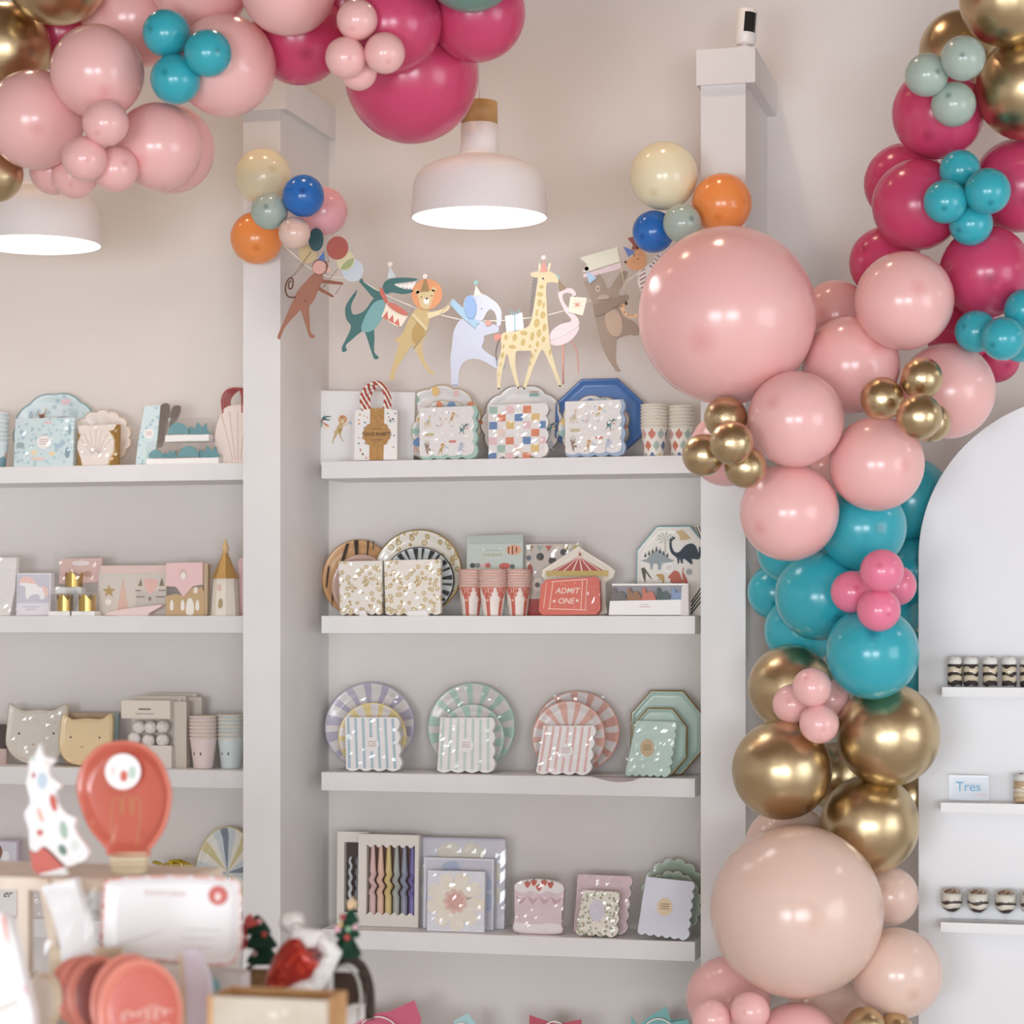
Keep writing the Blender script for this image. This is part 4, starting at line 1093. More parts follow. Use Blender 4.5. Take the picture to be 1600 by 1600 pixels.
def star(x, y, r): return [(x + (r if k % 2 == 0 else r * .42) * math.sin(k * PI / 5), y - (r if k % 2 == 0 else r * .42) * math.cos(k * PI / 5)) for k in range(10)]
it.prints('stars', [(star(868, 939, 3.4), M('#f7dccc')), (star(904, 938, 3.4), M('#f7dccc'))] + [(circ(x, y, .9, n=6), lw) for x, y in ((879, 912), (885, 914), (900, 911), (869, 947), (899, 948))], it.f)
it.wrap(914, 901, 943, 961, it.f - .004, .02, .004, k=10)
# dinosaurs
it = plate('dinosaur_plate', 'octagonal plate printed with dinosaurs at the right end of the second shelf', octo(994, 821, 1108, 962, .27), 1051, 892, YB - .01, Z2, [M('#6fb3ba', .35), M('#ebe6dc', .4, coat=.3), M('#ebe6dc', .4, coat=.3)], .1, inner=.9, edge=.97, depth=.005, n_under=2)
def D(x, y): return (900 + x / 7.273, 800 + y / 7.273)
def DZ(p): return [D(*q) for q in p]
st, br, og = M('#95a2a4'), M('#28394a'), M('#c2573a')
it.prints('dinosaur_print', [
    (smooth(DZ([(730, 550), (800, 530), (850, 470), (920, 430), (1000, 470), (1060, 530), (1115, 550), (1050, 570), (970, 580), (960, 650), (930, 650), (925, 590), (870, 590), (865, 650), (840, 640), (835, 580)]), 2), st)] +
    [(DZ([(780 + 42 * k - 14, 510 - 22 * min(k, 6 - k)), (780 + 42 * k, 455 - 26 * min(k, 6 - k)), (780 + 42 * k + 16, 505 - 22 * min(k, 6 - k))]), M('#46484a')) for k in range(7)] + [
    (smooth(DZ([(1120, 290), (1085, 275), (1055, 310), (1055, 400), (1080, 470), (1140, 520), (1150, 580), (1165, 585), (1175, 525), (1190, 580), (1210, 580), (1215, 525), (1300, 590), (1320, 585), (1310, 530), (1380, 540), (1410, 500), (1405, 400), (1390, 400), (1385, 470), (1350, 380), (1290, 355), (1220, 390), (1170, 450), (1120, 455), (1085, 400), (1080, 330), (1100, 310)]), 2), br),
    (smooth(DZ([(1040, 745), (1080, 700), (1120, 665), (1170, 690), (1200, 760), (1230, 805), (1080, 805), (1075, 760)]), 2), og),
    (smooth(DZ([(1210, 640), (1225, 635), (1215, 680), (1250, 740), (1270, 810), (1230, 805), (1205, 720)]), 2), og),
    (smooth(DZ([(905, 720), (950, 700), (1000, 720), (1000, 800), (975, 800), (970, 760), (920, 785), (950, 750)]), 2), M('#c59a4e')),
    (DZ([(735, 640), (770, 625), (870, 770), (830, 740), (790, 680), (785, 810), (760, 740)]), M('#5f5a4e')),
    (DZ([(1000, 300), (1010, 300), (1015, 450), (1003, 450)]), M('#b7ad8f'))] +
    [(DZ([(1000, 290), (1000 + 90 * math.cos(a), 290 + 70 * math.sin(a)), (1000 + 90 * math.cos(a + .16), 290 + 70 * math.sin(a + .16))]), M('#9db0a4')) for a in [k * .7 for k in range(9)]] + [
    (DZ([(1120, 215), (1200, 205), (1300, 300), (1250, 310), (1180, 320), (1160, 260)]), M('#cfb27c')),
    (circ(*D(1283, 680), 5, n=12), M('#a8aca6'))], -.0095)
badge(it, *D(1050, 635), 8, -.0105)
it = It('palm_plate_pack', 'dark palm-print plates squeezed against the column on the second shelf', 'plate', 1088, 962, YM - .03, Z2, .06, yaw=-.5)
it.pr('stack', [(1080, 820), (1100, 824), (1108, 850), (1108, 962), (1076, 962), (1094, 926), (1096, 850)], -.004, .012, M('#d7d2c8', .4))
it.prints('stripes', [([(1082 + 6 * k, 822), (1084 + 6 * k, 822), (1100 + 4 * k, 850), (1097 + 4 * k, 850)], M('#26251f')) for k in range(4)] + [([(1078, 958 - 6 * k), (1106, 930 - 8 * k), (1106, 933 - 8 * k), (1080, 960 - 6 * k)], M('#26251f')) for k in range(4)], -.0045)
it = It('candle_box', 'white window box holding five dinosaur candles', 'box', 1014, 962, YN - .01, Z2, .04)
it.pr('back_panel', [(957, 914), (1075, 914), (1077, 962), (952, 962)], .018, .003, M('#b9b4bb', .5))
it.pr('front_panel', [(954, 939), (1065, 937), (1064, 961), (952, 961)], -.012, .003, PAPERW)
it.pr('side_panel', [(1066, 914), (1076, 915), (1077, 962), (1064, 962)], -.012, .03, M('#e2dcda', .5))
it.pr('top_panel', [(957, 912), (1076, 912), (1075, 915), (957, 915)], -.012, .033, PAPERW)
it.prints('front_print', [(rect(1000, 947.5, 1018, 948.6), M('#d9a9ad')), (rect(1002, 944, 1013, 944.8), M('#d9a9ad'))], -.0125)
for k, c in enumerate(('#74706f', '#a8713a', '#da6a4b', '#2f4b44', '#7796c4')):
    x = 966 + 23 * k
    o = it.pr('dinosaur_candle', smooth([(x - 10, 939), (x - 8, 930), (x - 9, 921), (x - 5, 918), (x - 3, 924), (x, 926), (x + 5, 923), (x + 10, 929), (x + 12, 939)], 3), -.002, .012, M(c, .4)); 
it.pr('window_film', [(957, 916), (1066, 916), (1065, 939), (955, 939)], -.0115, .0003, CLEAR)

# --- third shelf
def sunray(m1, m2, n=24, duty=.5):
    return lambda k, i, N: None if k < 2 else (1 if ((i / N * n) % 1) < duty else 2)
def striped_set(cx, cy, R, Ry, c1, sx_, sy_, sr, sry, c2, nap, ncol, what, group, gold=False, slant=3):
    w1 = M('#e4dcd9', .35, coat=.4)
    it = plate('striped_plate', 'large %s-and-white ray-striped paper plate' % what[0], circ(cx, cy, R, Ry, 72), cx, cy, YB - .01, Z3, [M(c1, .4), M(c1, .4, coat=.4), w1], .14, pat=sunray(0, 0, 14, .42), depth=.010)
    it.wrap(cx - R * .7, cy - Ry * .96, cx + R * .7, cy + Ry * .2, -.016, .006)
    it = plate('striped_plate', 'small %s-and-white ray-striped plate before the large %s one' % (what[1], what[0]), circ(sx_, sy_, sr, sry, 72), sx_, sy_, YM - .005, Z3, [M(c2, .4), M(c2, .4, coat=.4), w1], .12, pat=sunray(0, 0, 13, .42), depth=.010)
    (tlx, tly), (trx, try_), (brx, bry), (blx, bly) = nap
    o = napkin_outline((tlx, tly), (trx, try_), (brx, bry - 4), (blx, bly - 3), 4, 4)
    it = pack('napkin_pack', '%s striped napkin pack with scalloped edge' % what[2], 'napkins', o, YN, Z3, STRW, .02, .08)
    n = 7
    st = []
    for k in range(n):
        f0, f1 = (k + .28) / n, (k + .62) / n
        st.append(([(tlx + (trx - tlx) * f0, tly + 1), (tlx + (trx - tlx) * f1, tly + 1), (blx + (brx - blx) * f1, bly - 4), (blx + (brx - blx) * f0, bly - 4)], M(ncol, .45, coat=.4)))
    it.prints('stripes', st, it.f)
    badge(it, (tlx + brx) / 2, (tly + bry) / 2, 11, it.f - .0003)
    it.wrap(min(tlx, blx) - 2, tly - 2, max(trx, brx) + 4, bry - 2, it.f - .004, .02)
striped_set(576, 1139, 70, 68, '#b8b0c5', 581, 1148, 53, 53, '#e6cf86', ((540, 1123), (621, 1122), (627, 1206), (544, 1206)), '#a9c5d3', ('lilac', 'yellow', 'pale blue'), '')
striped_set(735, 1139, 68, 69, '#b0d2c3', 736, 1152, 51, 53, '#b3d4c6', ((689, 1123), (770, 1122), (772, 1208), (686, 1208)), '#c3dbd2', ('mint', 'pale mint', 'pale mint'), '')
striped_set(900, 1143, 67, 64, '#dca291', 888, 1147, 57, 57, '#e0a999', ((850, 1135), (929, 1134), (922, 1211), (840, 1210)), '#e5b7b0', ('coral', 'pale coral', 'blush'), '')
MINT = M('#b6d2c6', .35, coat=.4)
it = plate('octagonal_plate', 'large mint octagonal plate with gold rim at the right of the third shelf', octo(985, 1079, 1096, 1211, .27), 1040, 1145, YB - .02, Z3, [M('#9a8357', .3, .6), MINT, MINT], .12, inner=.9, edge=.965, depth=.007, n_under=2)
it = plate('octagonal_plate', 'small mint octagonal plate with gold rim behind the mint napkins', octo(988, 1105, 1073, 1211, .27), 1030, 1158, YM - .015, Z3, [M('#9a8357', .3, .6), MINT, MINT], .12, inner=.9, edge=.955, depth=.007, n_under=2)
o = napkin_outline((995, 1125), (1056, 1126), (1046, 1209), (979, 1208), 6, 3.2)
it = pack('napkin_pack', 'plain mint napkin pack with round gold badge', 'napkins', o, YN - .02, Z3, MINT, .02, .08)
badge(it, 1013, 1167, 11, it.f - .0003, M('#c6ac7c', .4), 14)
it.wrap(976, 1123, 1060, 1213, it.f - .004, .02)
it = It('film_tag', 'small clear film scrap lying over the front edge of the third shelf', 'film', 967, 1216, YS + .012, Z3 + .0006)
mb = MB(); s_ = it.sx
for k, (x, y, z) in enumerate(((-40, .02, 0), (0, .02, 0), (40, .02, 0), (-42, -.013, .0004), (0, -.0135, .0004), (36, -.0125, .0004), (-12, -.0145, -.012), (4, -.0145, -.014), (22, -.0145, -.010))): mb.v.append((x * s_, y, z))
for f in ([0, 1, 4, 3], [1, 2, 5, 4], [3, 4, 7, 6], [4, 5, 8, 7]): mb.face(f)
mb.build('film', clear_mat('smoky_film', .8, '#d8d0cf', .15, 1.4, .05), it.r, recalc=False)

# --- fourth shelf
BXW = M('#e5ded4', .55)
def window_box(it, out, win, th, mat, back):
    """a carton whose front has an opening: front built as four strips around the window"""
    (x0, y0, x1, y1), (a0, b0, a1, b1) = out, win
    it.pr('back_panel', rect(x0, y0, x1, y1), 0, .002, back)
    it.pr('frame_side', rect(x0, y0, a0, y1), -th, th, mat)
    it.pr('frame_side', rect(a1, y0, x1, y1), -th, th, mat)
    it.pr('frame_rail', rect(a0, y0, a1, b0), -th, th, mat)
    it.pr('frame_rail', rect(a0, b1, a1, y1), -th, th, mat)
it = It('twist_candle_box', 'pale carton with a narrow window on silver twisted candles on the fourth shelf', 'box', 550, 1446, YB - .015, Z4, .03)
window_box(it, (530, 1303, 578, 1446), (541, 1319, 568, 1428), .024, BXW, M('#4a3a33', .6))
for k in range(2):
    mb = MB(); x, z = it.c((549 + 11 * k, 1428))
    mb.tube([(x + .003 * math.sin(q * 1.6), -.012 + .003 * math.cos(q * 1.6), z + .008 * q) for q in range(21)], .0065, 10, taper=lambda u: 1 - .4 * u)
    mb.build('candle', M(('#c8ccd0', '#8b9095')[k], .3), it.r, sm=True)
it = It('twist_candle_box', 'cream carton with six pastel twisted candles behind a wavy window', 'box', 610, 1448, YB - .045, Z4, .03)
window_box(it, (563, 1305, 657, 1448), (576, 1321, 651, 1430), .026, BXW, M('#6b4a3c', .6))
for yy, dr in ((1321, 1), (1430, -1)):
    pts = [(576, yy - dr * 2)] + [(576 + 75 * i / 60, yy + dr * (2.2 - 2.2 * math.cos(2 * PI * 6 * i / 60))) for i in range(61)] + [(651, yy - dr * 2)]
    it.pr('wavy_edge', pts, -.0262, .0008, BXW)
for k, c in enumerate(('#d8b3ad', '#e0b79f', '#d6bd72', '#a7aba4', '#8b90a4', '#6a5fa0')):
    x, z = it.c((584 + 12.3 * k, 1430)); s = it.sz
    mb = MB()
    lp = []
    for q in range(56):
        u = q / 55
        tw = 0 if u < .24 or u > .62 else math.sin(PI * (u - .24) / .38) ** .5
        ph = u * 34
        cx_, cy_ = x + .0042 * tw * math.sin(ph), -.013 + .0042 * tw * math.cos(ph)
        R_ = (5.6 if u < .6 else 5.6 - 5.5 * (u - .6)) * s * (1 - .12 * tw)
        R_ *= 1 if u < .6 else 1 - .35 * (u - .6)
        lp.append([(cx_ + R_ * math.cos(2 * PI * j / 10), cy_ + R_ * math.sin(2 * PI * j / 10), z + u * 108 * s) for j in range(10)])
    mb.rings(lp); mb.build('candle', M(c, .35), it.r, sm=True)
LAV = M('#d9d7e2', .5)
def flower(it, cx, cy, R, n, y, col, ccol=None, ph=0, cr=.42):
    for k in range(n):
        a = 2 * PI * k / n + ph
        it.pr('petal', smooth([(cx + R * .15 * math.cos(a - .9), cy + R * .15 * math.sin(a - .9)), (cx + R * .72 * math.cos(a - 2.9 / n), cy + R * .72 * math.sin(a - 2.9 / n)), (cx + R * .97 * math.cos(a - 1.7 / n), cy + R * .97 * math.sin(a - 1.7 / n)), (cx + R * .97 * math.cos(a + 1.7 / n), cy + R * .97 * math.sin(a + 1.7 / n)), (cx + R * .72 * math.cos(a + 2.9 / n), cy + R * .72 * math.sin(a + 2.9 / n)), (cx + R * .15 * math.cos(a + .9), cy + R * .15 * math.sin(a + .9))], 3), y - .0004 * (k % 2) , .0006, col if not isinstance(col, list) else col[k % len(col)])
    if ccol:
        for q, c in enumerate(ccol): it.pr('centre', scal(cx, cy, R * cr * (1 - .3 * q), R * cr * (1 - .3 * q), 9, .2), y - .0012 - .0004 * q, .0005, c)
it = It('flower_plate_box', 'large lavender carton with big cream flower plates on the fourth shelf', 'box', 722, 1451, YB - .015, Z4, .05)
it.pr('carton', rect(655, 1313, 790, 1451), -.02, .02, LAV)
it.pr('lid_edge', rect(655, 1312, 790, 1315), -.0215, .0015, M('#bcbac9', .5))
flower(it, 722, 1382, 66, 8, -.0212, M('#e6e0cf', .5), None, .39)
it.wrap(654, 1312, 791, 1451, -.024, .01, .002)
it = It('flower_plate_box', 'medium lavender carton with blue flower plates standing in the middle', 'box', 718, 1452, YM - .0, Z4, .05)
it.pr('carton', rect(664, 1342, 773, 1452), -.018, .018, M('#d2d0dc', .5))
for r in (rect(664, 1342, 668, 1452), rect(770, 1342, 773, 1452), rect(668, 1342, 770, 1345)): it.pr('frame', r, -.0205, .0025, M('#e3e1ea', .5))
flower(it, 720, 1400, 56, 9, -.0192, [M('#aebcd6', .5), M('#d9d4dc', .5)], None, .2)
it = It('flower_napkin_pack', 'front pack of cream flower napkins with pink centre on the fourth shelf', 'napkins', 714, 1455, YN - .01, Z4, .06)
it.pr('stack', rect(670, 1361, 759, 1455), -.02, .02, M('#e3e3ec', .5))
flower(it, 714, 1408, 46, 9, -.0212, M('#ece5d4', .5), [M('#e5bfb2', .6), M('#dda79a', .6)], .1)
it.wrap(667, 1359, 764, 1455, -.0245, .02)
ck = smooth([(809, 1376), (845, 1370), (880, 1377), (882, 1400), (879, 1435), (880, 1452), (845, 1455), (806, 1452), (807, 1430), (806, 1400)], 3)
it = pack('cake_napkins', 'pink cake-shaped napkin pack with printed strawberries', 'napkins', ck, YN, Z4, M('#e2c9cf', .45, coat=.4), .022, .06)
it.prints('cake_print', [(smooth([(809, 1376), (845, 1370), (880, 1377), (881, 1388), (870, 1392), (858, 1388), (845, 1393), (832, 1388), (820, 1392), (808, 1388)], 2), M('#f1ebe6')), (smooth([(808, 1438), (830, 1441), (860, 1438), (879, 1440), (878, 1450), (845, 1452), (808, 1450)], 2), M('#f0e9e6'))] + [(smooth([(808 + 18 * k, 1396), (816 + 18 * k, 1410), (826 + 18 * k, 1397), (818 + 18 * k, 1402)], 2), M('#cfa6b4')) for k in range(4)] + [(smooth([(x - 5, y - 3), (x + 5, y - 3), (x + 3, y + 3), (x, y + 6), (x - 3, y + 3)], 2), M('#cc4f3d')) for x, y in ((826, 1378), (836, 1375), (844, 1383), (852, 1375), (862, 1378))] + [(circ(x, y, 2, 1.4, 8), M('#5d8a55')) for x, y in ((826, 1374), (836, 1371), (844, 1379), (852, 1371), (864, 1374))], it.f)
it.wrap(797, 1368, 888, 1455, it.f - .005, .03)
o = napkin_outline((903, 1372), (985, 1373), (978, 1460), (898, 1459), 5, 4)
it = pack('notebook_stack', 'stack of scalloped pink napkins behind the floral pack on the fourth shelf', 'napkins', o, YM - .01, Z4, M('#e4c4c8', .4, coat=.4), .016, .1, M('#cfd8cb', .5))
it.wrap(897, 1370, 988, 1458, it.f - .003, .01)
o = napkin_outline((912, 1393), (966, 1394), (964, 1461), (902, 1459), 4, 4)
it = pack('napkin_pack', 'small floral napkin pack with a lilac oval badge', 'napkins', o, YN - .02, Z4, FLOR, .02, .1, M('#e6ded2', .5))
badge(it, 934, 1424, 12, it.f - .0003, M('#d9d3e0', .5), 17, False)
it.wrap(900, 1391, 972, 1460, it.f - .004, .02)
SAGEP = M('#a9bca8', .3, coat=.5)
it = plate('scalloped_plate', 'large sage green scalloped plate at the right end of the fourth shelf', scal(1052, 1392, 52, 60, 16, .1), 1052, 1392, YB - .02, Z4, [M('#c5cfc0', .4), SAGEP, SAGEP], .12, inner=.62)
it = plate('scalloped_plate', 'small sage green scalloped plate behind the lavender napkins', scal(1050, 1408, 46, 52, 16, .1), 1050, 1408, YM - .02, Z4, [M('#cfc6b2', .4), M('#9db19c', .3, coat=.5), M('#9db19c', .3, coat=.5)], .12, inner=.6, n_under=2)
o = napkin_outline((1010, 1372), (1083, 1378), (1075, 1466), (998, 1458), 6, 3.5)
it = pack('napkin_pack', 'plain lavender napkin pack with round gold badge', 'napkins', o, YN - .03, Z4, M('#d2d2e0', .45, coat=.2), .022, .1)
badge(it, 1040, 1418, 12, it.f - .0003, M('#e2c9a0', .4), 14)

# --- gift bags with tissue paper on the base cabinet
def gift_bag(px, Y, w, top, label, bagc, tisc, peaks, seed, handle='#f0e6e0'):
    it = It('gift_bag', label, 'gift bag', px, 1800, Y, .185)
    z0 = it.sz
    zt = (1600 + top - 1) 
    # bag body from cabinet top up to the given photo row
    ztop = P(px, 1600 + top, Y).z - .185
    hw = w / 2 * it.sx
    mb = MB(); mb.rings([[(-hw, -.05, 0), (hw, -.05, 0), (hw, .05, 0), (-hw, .05, 0)], [(-hw, -.05, ztop), (hw, -.05, ztop), (hw, .05, ztop), (-hw, .05, ztop)], [(-hw + .002, -.048, ztop), (hw - .002, -.048, ztop), (hw - .002, .048, ztop), (-hw + .002, .048, ztop)], [(-hw + .002, -.048, .01), (hw - .002, -.048, .01), (hw - .002, .048, .01), (-hw + .002, .048, .01)]])
    mb.build('bag', M(bagc, .5), it.r)
    for k, pk in enumerate(peaks):
        pts = []
        for (x, y) in pk:
            q = P(x, y, Y)
            pts.append((q.x - it.r.location.x, q.z - .185))
        mb = MB(); mb.prism(pts, -.03 + .018 * k, -.0292 + .018 * k)
        mb.build('tissue', M(tisc, .6), it.r)
    s = it.sx
    mb = MB(); mb.tube([(x, -.052, z) for x, z in smooth([(-hw * .45, ztop - .01), (-hw * .45, ztop + .035), (0, ztop + .055), (hw * .45, ztop + .035), (hw * .45, ztop - .01)], 5, False)], .0022, 6)
    mb.build('handle', M(handle, .6), it.r, sm=True)
gift_bag(600, 6.22, 110, 14, 'gift bag with magenta tissue paper beside the display table', '#ecd9d8', '#cf4a72', [[(528, 1640), (531, 1578), (560, 1588), (600, 1579), (612, 1578), (652, 1560), (663, 1590), (655, 1640)], [(540, 1640), (545, 1590), (590, 1582), (640, 1590), (648, 1640)]], 1)
gift_bag(728, 6.24, 60, 24, 'gift bag with pale blue tissue paper under the middle of the fourth shelf', '#eceef0', '#a5d2d8', [[(706, 1640), (714, 1592), (735, 1581), (748, 1596), (752, 1640)]], 2)
gift_bag(873, 6.24, 80, 22, 'gift bag with crimson tissue paper under the fourth shelf', '#e9e6e6', '#bf3a56', [[(831, 1640), (831, 1583), (872, 1597), (912, 1590), (915, 1640)]], 3)
gift_bag(1035, 6.24, 92, 18, 'gift bag with teal tissue paper next to the bottom pink balloons', '#e6ecec', '#6fb3b1', [[(990, 1640), (989, 1584), (1000, 1600), (1018, 1585), (1044, 1570), (1052, 1594), (1078, 1590), (1084, 1640)], [(1000, 1640), (1010, 1598), (1070, 1590), (1080, 1640)]], 4)

# ------------------------------------------------------------------ goods in the left bay
AQUA = voro('sea_print', [(0, '#b8ccd6'), (.2, '#c9dfe3'), (.36, '#dbe9eb')], 38, .4, .3)
AQUA2 = voro('sea_print_napkin', [(0, '#a9c4cf'), (.18, '#bcd8de'), (.34, '#d3e5e8')], 60, .4, .4)
def lz(z): return z
# shelf 1
SEAPAT = (lambda a, q: 1 if q < .42 + .05 * math.sin(a * 6) else 2 if q < .62 and math.sin(a * 5) > .2 else 0, [M('#6f9ba6', .5), M('#e2b8a4', .5)])
cup_stack(-8, YN, Z1, 729, 690, 644, 32, 42, 8, M('#cfe0e4', .5), M('#e4ecec', .45), 'the sea-print cup stack cut by the left edge', 'sea-print cups', SEAPAT)
it = plate('scalloped_plate', 'large pale blue mermaid-print scalloped plate in the left bay', scal(84, 667, 65, 61, 9, .07, ph=.2), 84, 667, YB, Z1, [M('#6fa3b2', .35), AQUA, AQUA], .12)
it.prints('sea_creatures', [(smooth([(56, 628), (58, 638), (63, 642), (68, 638), (71, 628), (69, 640), (64, 648), (58, 641)], 2), M('#b9785e')), (circ(100, 622, 8, 5, 14), M('#dcc3cc')), (circ(93, 648, 9, 2.5, 12, -.1), M('#9ea0bd')), (circ(46, 642, 3, 7, 10), M('#a9c6d6')), (circ(112, 637, 8, 4, 12, .4), M('#b5d0cf')), (smooth([(60, 644), (64, 640), (68, 644), (66, 650), (62, 650)], 2), M('#8a5d4c'))], -.0135)
it = pack('napkin_pack', 'pale blue mermaid-print napkin pack with a round white badge', 'napkins', rect(27, 652, 119, 728), YN, Z1, AQUA2, .024, .08, M('#c7d8dc', .5))
it.prints('sea_creatures', [(circ(36, 694, 7, 5, 10), M('#9db8b8')), (circ(98, 695, 10, 4, 12, -.6), M('#a6c3d6')), (circ(72, 680, 6, 2, 10, -.2), M('#8f94b5')), (circ(58, 706, 5, 4, 10), M('#efd9b0')), (circ(86, 708, 5, 4, 10), M('#efd9b0')), (circ(110, 707, 4, 9, 10), M('#7f9fb0')), (circ(64, 716, 12, 3, 12), M('#e6cfc4')), (circ(37, 673, 3, 5, 10), M('#a9c8d8')), (circ(78, 659, 6, 3, 10), M('#dfc6cd')), (circ(112, 672, 3, 8, 10), M('#93b6c2'))], it.f)
badge(it, 73, 690, 11, it.f - .0003)
it.wrap(24, 650, 122, 727, it.f - .004, .02)
SHELLP = M('#ece0d8', .35, coat=.4)
def shell_pat(k, i, N): return None
it = plate('shell_plate', 'blush shell-shaped plate behind the gold-edged shell napkins', scal(158, 680, 48, 46, 14, .09), 158, 680, YM + .01, Z1, [M('#cdb39c', .35), SHELLP, SHELLP], .12, inner=.55)
it = It('shell_napkins', 'gold-edged blush shell napkin pack in the left bay', 'napkins', 155, 728, YN, Z1, .07)
it.pr('gold_card', [(123, 664), (187, 663), (187, 727), (123, 727)], -.012, .012, GOLDFOIL)
it.pr('pack_front', [(123, 664), (183, 663), (178, 672), (125, 677)], -.014, .002, SHELLP)
it.pr('shell', [(133, 727)] + [(153 + 29 * (1 - .05 + .05 * abs(math.sin(4.5 * a))) * math.cos(a), 696 + 31 * math.sin(a)) for a in [PI * .8 + PI * 1.4 * i / 40 for i in range(41)]] + [(172, 727)], -.02, .008, SHELLP)
for k in range(7):
    a = -PI / 2 + (k - 3) * .36
    it.tube('rib', [(153 + 6 * math.cos(a), 712 + 6 * math.sin(a)), (153 + 27 * math.cos(a), 698 + 27 * math.sin(a))], -.0195, 1.1, M('#e0d0c7', .4))
it.wrap(120, 660, 190, 727, -.026, .02)
it = It('party_bag_pack', 'pale blue printed party bag pack with a white badge', 'gift bag', 238, 725, YN + .01, Z1, .08)
it.pr('bags', [(226, 631), (250, 630), (247, 680), (242, 725), (214, 725), (218, 680)], -.012, .012, AQUA2)
badge(it, 234, 675, 8, -.0124)
it.pr('foil_strip', smooth([(250, 631), (264, 630), (262, 660), (254, 694), (244, 692), (247, 664)], 3), -.010, .006, M('#c6c6c4', .18, 1))
it.pr('foil_strip', smooth([(267, 634), (280, 632), (277, 648), (268, 660), (262, 664)], 3), -.004, .005, M('#c6c6c4', .18, 1))
def topper(px0, px1, y0, y1, z, Y, label):
    it = It('shell_topper_box', label, 'box', (px0 + px1) / 2, y1, Y, z)
    it.pr('tray', rect(px0, y1 - 10, px1, y1), -.02, .05, PAPERW)
    w = (px1 - px0)
    for k, c in enumerate(('#63a0a8', '#5d9aa4')):
        cx, cy, R = px0 + w * (.27 + .46 * k), y1 - 12, w * .25
        if k == 0: o = [(cx + R * math.cos(a) * (.92 + .08 * abs(math.sin(a * 5))), cy - R * 1.05 * math.sin(a)) for a in [PI * i / 30 for i in range(31)]]
        else: o = smooth([(cx - R, cy), (cx - R * .9, cy - R * .7), (cx - R * .4, cy - R * .5), (cx - R * .2, cy - R * 1.1), (cx + R * .2, cy - R * .6), (cx + R * .6, cy - R), (cx + R * .7, cy - R * .4), (cx + R, cy)], 2)
        it.pr('shell_topper', o, -.012 + .012 * k, .003, M(c, .5))
    x0, z0 = it.c((px0, y1 - 10)); x1, z1 = it.c((px1, y0))
    mb = MB(); mb.box(x0, x1, -.0195, .0295, z0, z1); mb.build('clear_lid', CLEAR, it.r)
    return it
zz = Z1
topper(233, 280, 690, 726, Z1, YN - .005, 'lower left clear box of teal shell toppers')
topper(279, 345, 688, 726, Z1, YN - .012, 'lower right clear box of teal shell toppers')
topper(262, 330, 656, 692, Z1 + (726 - 690) * SCL(290, YN)[1] + .001, YN + .0, 'upper clear box of teal shell toppers stacked on two others')
it = It('shell_gift_bag', 'blush shell-shaped gift bag with red cord handles beside the pillar', 'gift bag', 372, 723, YN + .02, Z1, .05)
it.pr('bag', smooth([(352, 634), (375, 630), (400, 634), (410, 680), (400, 722), (350, 722), (338, 690), (340, 660)], 3), -.012, .02, M('#ecd9d0', .5))
for k in range(5): it.tube('rib', [(366 + k * 4, 716), (346 + k * 13, 640)], -.0125, .6, M('#dfc8bd', .5))
for k in range(4): it.tube('handle', smooth([(349 + k * 3, 642), (347 + k * 3, 620), (355 + k * 4, 606), (372 + k * 2, 604), (378 + k * 2, 615), (379 + k * 2, 642)], 4, False), -.01 + .005 * k, 1.8, M('#b1433f', .6), 7)
# shelf 2
it = It('clear_gift_pack', 'clear bag of white party goods cut by the left edge', 'party pack', 10, 963, YN, Z2, .05)
it.pr('contents', [(-25, 874), (28, 872), (26, 922), (18, 963), (-25, 963)], -.015, .02, M('#e9e6e3', .6))
it.wrap(-30, 868, 36, 962, -.022, .03, .006)
it = It('unicorn_box', 'small white carton with a unicorn picture behind clear film', 'box', 57, 963, YN + .005, Z2, .04)
it.pr('carton', rect(30, 897, 83, 963), -.02, .025, M('#e4e1e8', .5))
it.pr('picture', rect(32, 899, 81, 943), -.0215, .0012, M('#c9c9d6', .45))
it.prints('unicorn_print', [(smooth([(34, 915), (42, 903), (54, 905), (64, 918), (76, 922), (74, 936), (68, 938), (64, 930), (52, 932), (48, 938), (44, 932), (44, 918)], 2), M('#f1eef0')), (smooth([(34, 912), (42, 902), (56, 906), (60, 914), (46, 912)], 2), M('#eec6bd')), (smooth([(70, 918), (78, 920), (79, 934), (74, 930)], 2), M('#eec6bd'))], -.022)
it.prints('caption', [(rect(40, 949, 66, 950), M('#b3aebd')), (rect(44, 953, 62, 954), M('#b3aebd'))], -.0206)
def crown(it, x0, y0, x1, y1, y, n=4):
    w, s = x1 - x0, it.sx
    cx, cz = it.c(((x0 + x1) / 2, y1)); R = w / 2 * s; h = (y1 - y0) * it.sz
    lo, hi = [], []
    N = 32
    for i in range(N):
        a = 2 * PI * i / N
        q = .62 + .38 * (abs(((i % 8) / 4) - 1))
        lo.append((cx + R * math.cos(a), y + R * math.sin(a), cz)); hi.append((cx + R * math.cos(a), y + R * math.sin(a), cz + h * q))
    mb = MB(); mb.rings([lo, hi], None, False, False)
    return mb.build('crown', M('#c2a463', .3, .85), it.r, recalc=False)
it = It('crown_pack', 'tall clear bag of gold paper crowns with a pink header card', 'party pack', 125, 962, YM, Z2, .04)
it.pr('header_card', [(94, 874), (160, 872), (158, 910), (94, 912)], -.01, .012, M('#e2bcb2', .5))
it.prints('print', [(circ(138, 897, 7, 5, 16), M('#c99785')), (circ(127, 880, 14, 4, 20), M('#f2e6e1'))], -.0104)
it.pr('tray', rect(92, 918, 133, 928), -.03, .03, PAPERW)
crown(it, 107, 893, 132, 918, -.022)
it.wrap(90, 862, 162, 962, -.045, .03, .006)
